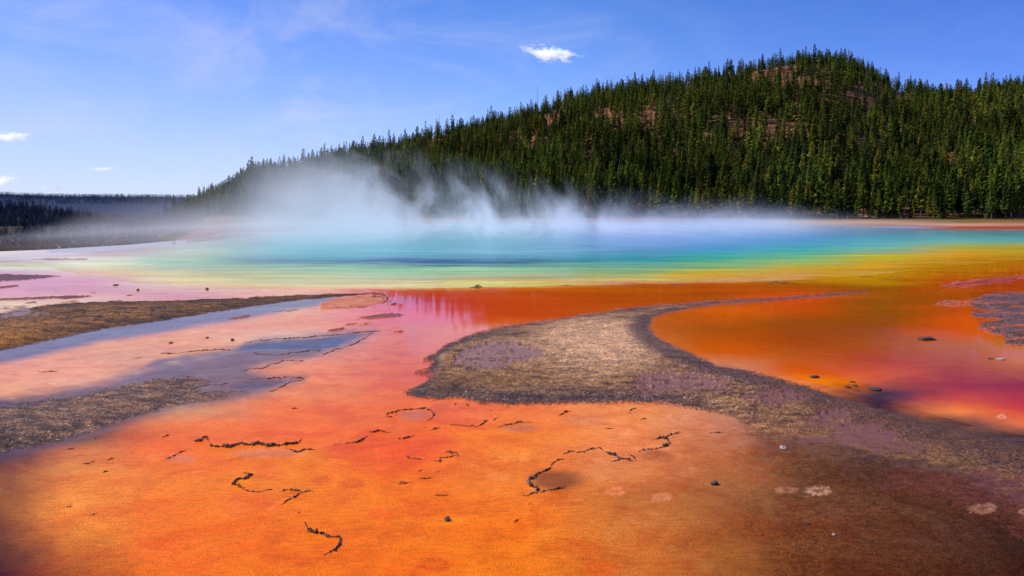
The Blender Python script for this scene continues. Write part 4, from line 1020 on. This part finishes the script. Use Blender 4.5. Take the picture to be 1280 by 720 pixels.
for k, (px, py, r, lb, mt_, fl) in enumerate(STN):
    stone(px, py, r, lb, mt_, fl, k)
# crust mound on the cream rim of the spring: a low pile
crust_ridge([[(586,360.5),(593,360),(600,359.8),(607,360.2)],[(588,360.3),(592,358.8),(597,357.6),(603,358.6),(606,360.2)]], 'low dark crust mound on the cream rim of the spring at centre', 4.2, .5, M_crust, 400, 'crust_mound', 'crust mound', None, .0)
for k, (L, lb, w, mt_) in enumerate([([(608,361.4),(620,361.2)], 'small flat crust lump right of the central mound', 2.2, M_crust), ([[(960,354.6),(975,353.6),(991,354)],[(962,354.4),(966,352.8),(982,352.4)]], 'pale and dark crust rubble on the yellow rim right of centre', 1.3, M_stone),
      ([(1076,347),(1085,345.6),(1090,346.4)], 'dark crust mound on the yellow rim at right', 2.4, M_crust), ([(1110,346),(1118,344.8),(1127,345.4)], 'broken crust strip right of the dark mound on the yellow rim', 1.8, M_crust),
      ([(838,357.6),(850,356.4),(862,357)], 'thin crust strip on the yellow rim beyond the gravel bar', 1.4, M_crust), ([(700,357.4),(712,356.8)], 'thin crust fleck on the cream rim right of the central mound', 1.4, M_crust)]):
    crust_ridge(L, lb, w, .45, mt_, 420 + k, 'crust_mound', 'crust mound', 'crust lumps along the rim of the spring', .1)

# gravel grains on the bars: nobody could count them
def scatter_gravel(name, zid, n, label, smin, smax, seed):
    rg = np.random.default_rng(seed)
    ok = (zone == zid) & (grit > .45) & (V < 760) & (V > 362) & (np.abs(A) < .95)
    wgt = np.where(ok, ((Y ** 2.0) * (rg.random(NSH) < .999)), 0) * np.where(V < 420, .25, 1)
    p = wgt.ravel() / wgt.sum()
    # spread evenly in the picture, biased to the near ground
    idx = rg.choice(p.size, n, p=np.where(ok, 1.0, 0).ravel() / ok.sum())
    px_, py_ = X.ravel()[idx] + rg.normal(0, .01, n), Y.ravel()[idx] * (1 + rg.normal(0, .0015, n)); pz = Z.ravel()[idx]
    r = py_ / F * rg.uniform(smin, smax, n) * np.where(rg.random(n) < .08, 1.7, 1)
    B = I0V[None] * (1 + rg.normal(0, .2, (n, 12, 1)))
    B = B * (r[:, None, None] * np.stack([rg.uniform(.8, 1.5, n), rg.uniform(.7, 1.2, n), rg.uniform(.5, .8, n)], -1)[:, None, :])
    B += np.stack([px_, py_, pz + r * .25], -1)[:, None, :]
    Fc = (I0F[None] + (np.arange(n) * 12)[:, None, None]).reshape(-1, 3)
    tag(link(name, fast_mesh(name, B.reshape(-1, 3), Fc, M_gravel, False)), label, 'gravel', kind='stuff')
scatter_gravel('gravel', 6, 8000, 'mixed brown and grey gravel scattered over the central bar', .18, .5, 61)
scatter_gravel('gravel', 5, 5000, 'grey brown gravel covering the tongue at left', .2, .58, 62)
scatter_gravel('gravel', 4, 5000, 'brown crumbs scattered over the long terrace at left', .2, .5, 63)

# ------------------------------------------------------------------ steam
if True:
    sxp = [-80, 0, 40, 100, 150, 200, 250, 300, 350, 400, 450, 480, 520, 570, 620, 680, 740, 800, 860, 920, 1000, 1060, 1130, 1200]
    syp = [296, 284, 264, 240, 224, 214, 200, 172, 144, 122, 116, 126, 156, 176, 190, 206, 214, 222, 228, 232, 240, 250, 262, 267]
    def steam_top(a, Yv):
        px = a * F + 640
        return np.maximum((HZ - np.interp(px, sxp, syp)) / F * np.clip(Yv, 60, 150) + 2.4, .3)
    sa = np.linspace((-110 - 640) / F, (1230 - 640) / F, 90)
    sy = np.linspace(30, 178, 40)
    SA, SY = np.meshgrid(sa, sy)
    ymax = np.interp(SA * F + 640, [-110, 60, 215, 400, 1230], [60, 78, 120, 176, 170])
    y0_ = np.interp(SA * F + 640, [-110, 300, 600], [18, 18, 30])
    SYv = y0_ + (SY - 30) / 148 * (ymax - y0_)
    ed = np.minimum(np.minimum(sstep(0, 1, (SYv - y0_ + 2) / 20), sstep(0, 1, (ymax - SYv) / 20)), np.minimum(sstep(sa[0], sa[0] + .12, SA), sstep(sa[-1], sa[-1] - .12, SA)))
    tz = .15 + steam_top(SA, SYv) * ed
    topv = np.stack([SA * SYv, SYv, tz], -1).reshape(-1, 3); botv = topv.copy(); botv[:, 2] = .06
    n_, m_ = SA.shape
    q1 = gridquads(n_, m_); q2 = q1[:, ::-1] + n_ * m_
    g = np.arange(n_ * m_).reshape(n_, m_)
    def wall(e): return np.stack([e[:-1], e[:-1] + n_ * m_, e[1:] + n_ * m_, e[1:]], -1)
    sides = np.concatenate([wall(g[0]), wall(g[-1])[:, ::-1], wall(g[:, 0])[:, ::-1], wall(g[:, -1])])
    m, nt, out = new_mat('steam'); T = NT(nt)
    geo = T.n('ShaderNodeNewGeometry'); P = geo.outputs['Position']
    sp_ = T.n('ShaderNodeSeparateXYZ'); T.l(P, sp_.inputs[0])
    a_ = T.m('DIVIDE', sp_.outputs['X'], T.m('MAXIMUM', sp_.outputs['Y'], 1.0))
    def curve(vals, vmax):
        fc = T.n('ShaderNodeFloatCurve'); c = fc.mapping.curves[0]
        lo, hi = sa[0], sa[-1]
        pts = [(((x - 640) / F - lo) / (hi - lo), v / vmax) for x, v in vals]
        while len(c.points) < len(pts): c.points.new(.5, .5)
        for p_, q in zip(c.points, pts): p_.location = (min(max(q[0], 0), 1), q[1]); p_.handle_type = 'AUTO_CLAMPED'
        fc.mapping.update()
        T.l(T.m('DIVIDE', T.m('SUBTRACT', a_, float(lo)), float(hi - lo)), fc.inputs['Value'])
        return T.m('MULTIPLY', fc.outputs[0], vmax)
    hval = curve([(x, max(HZ + 3 - y, 2) / F) for x, y in zip(sxp, syp)][:24], .2)      # top slope above the horizon
    dval = curve([(-110, .04), (-20, .14), (60, .24), (140, .36), (250, .46), (330, .66), (400, .95), (470, 1.3), (560, 1.25), (660, 1.1), (780, .9), (900, .66), (1000, .34), (1100, .08), (1200, .02)], 1.3)
    hm = T.m('ADD', T.m('MULTIPLY', hval, T.m('MINIMUM', T.m('MAXIMUM', sp_.outputs['Y'], 60.0), 150.0)), 1.2)
    zr = T.m('DIVIDE', sp_.outputs['Z'], hm)
    # billows lean to the left as they rise
    lean = T.n('ShaderNodeCombineXYZ')
    T.l(T.m('ADD', sp_.outputs['X'], T.m('MULTIPLY', sp_.outputs['Z'], .20)), lean.inputs[0]); T.l(T.m('MULTIPLY', sp_.outputs['Y'], .13), lean.inputs[1]); T.l(T.m('MULTIPLY', sp_.outputs['Z'], .62), lean.inputs[2])
    nz = T.noise(lean.outputs[0], .15, 8, .66, .7)
    nb = T.noise(lean.outputs[0], .034, 2, .5, .3)
    nn = T.m('ADD', T.m('MULTIPLY', nz, .84), T.m('MULTIPLY', nb, .16))
    thr = T.m('ADD', .468, T.m('MULTIPLY', zr, .09))
    wis = T.m('MULTIPLY', T.m('MULTIPLY', T.m('SUBTRACT', nn, thr), 8.0, clamp=True), T.mr(zr, .02, 1.0, 1.0, 0.0))
    low = T.m('MULTIPLY', T.m('MULTIPLY', T.m('EXPONENT', T.m('MULTIPLY', sp_.outputs['Z'], -.62)), T.mr(nz, .36, .64, .15, 1.7)), T.mr(zr, .25, .9, 1.0, 0.0))
    fadeY = T.m('MULTIPLY', T.mr(T.m('ADD', sp_.outputs['Y'], T.mr(a_, -.12, -.40, 0.0, 27.0)), 40, 90), T.mr(sp_.outputs['Y'], 176, 150))
    lz = T.m('ADD', T.m('MULTIPLY', wis, .030), T.m('MULTIPLY', low, T.mr(a_, -.10, -.42, .024, .040)))
    den = T.m('MULTIPLY', T.m('MULTIPLY', lz, dval), fadeY)
    vs = T.n('ShaderNodeVolumeScatter'); vs.inputs['Color'].default_value = (1.0, .985, .97, 1); vs.inputs['Anisotropy'].default_value = 0.0
    T.l(den, vs.inputs['Density']); T.l(vs.outputs[0], out.inputs['Volume'])
    me = fast_mesh('steam', np.concatenate([topv, botv]), np.concatenate([q1, q2, sides]), m, False)
    tag(link('steam', me), 'white steam drifting off the hot spring and rising to the left', 'steam', kind='stuff')

# ------------------------------------------------------------------ clouds
def cloud(px, py, wpx, hpx, label, seed, dens=1.0, tilt=0.0):
    rg = np.random.default_rng(seed); dist = 9000.0
    g = np.array([(px - 640) / F * dist, dist, H + (HZ - py) / F * dist])
    w, h_ = wpx * dist / F / 2, hpx * dist / F / 2
    v = I2V.copy()
    v = v * (1 + .18 * np.sin(v[:, :1] * 5 + seed) * np.cos(v[:, 2:] * 4 + seed * 2)) * [w * 1.2, h_ * 1.6, h_ * 1.3]
    m, nt, out = new_mat('cloud_vapour'); T = NT(nt)
    tc = T.n('ShaderNodeTexCoord'); O = tc.outputs['Object']
    s_ = T.scalev(O, 1 / w, 1 / (h_ * 1.5), 1 / h_)
    ln = T.n('ShaderNodeVectorMath', operation='LENGTH'); T.l(s_, ln.inputs[0])
    nz = T.noise(T.scalev(O, 1 / h_ * .55, 1 / h_ * .55, 1 / h_), 1.5, 6, .66, .6)
    d = T.m('SUBTRACT', T.m('ADD', .30, T.m('MULTIPLY', T.m('SUBTRACT', nz, .5), 3.4)), T.m('SUBTRACT', ln.outputs['Value'], .42))
    d = T.m('MULTIPLY', d, .030 * dens, clamp=True)
    vs = T.n('ShaderNodeVolumeScatter'); vs.inputs['Color'].default_value = (1, 1, 1, 1); T.l(d, vs.inputs['Density'])
    em = T.n('ShaderNodeEmission'); em.inputs['Color'].default_value = (1, 1, 1, 1); T.l(T.m('MULTIPLY', d, .23), em.inputs['Strength'])  # added glow that brightens the cloud in place of multiple scattering
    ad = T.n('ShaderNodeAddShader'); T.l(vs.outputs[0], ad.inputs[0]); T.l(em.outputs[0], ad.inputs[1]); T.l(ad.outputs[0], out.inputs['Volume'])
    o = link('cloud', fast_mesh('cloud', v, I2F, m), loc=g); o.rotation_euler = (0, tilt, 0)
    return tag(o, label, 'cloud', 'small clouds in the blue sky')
if True:
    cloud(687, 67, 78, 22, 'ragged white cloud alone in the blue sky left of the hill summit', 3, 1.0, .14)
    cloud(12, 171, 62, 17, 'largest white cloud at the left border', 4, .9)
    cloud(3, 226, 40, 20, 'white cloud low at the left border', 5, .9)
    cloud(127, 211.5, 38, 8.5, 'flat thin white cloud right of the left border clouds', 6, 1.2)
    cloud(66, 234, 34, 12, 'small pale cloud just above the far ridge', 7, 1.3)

# ------------------------------------------------------------------ render settings
scene.view_settings.view_transform = 'Standard'; scene.view_settings.look = 'None'; scene.view_settings.exposure = 0; scene.view_settings.gamma = 1
scene.render.engine = 'CYCLES'
cy = scene.cycles
cy.max_bounces = 16; cy.diffuse_bounces = 3; cy.glossy_bounces = 3; cy.transmission_bounces = 2; cy.transparent_max_bounces = 8
cy.volume_bounces = 14; cy.volume_step_rate = 0.2; cy.volume_max_steps = 256
cy.use_denoising = True
try: cy.denoiser = 'OPENIMAGEDENOISE'
except Exception: pass
cy.sample_clamp_indirect = 6.0
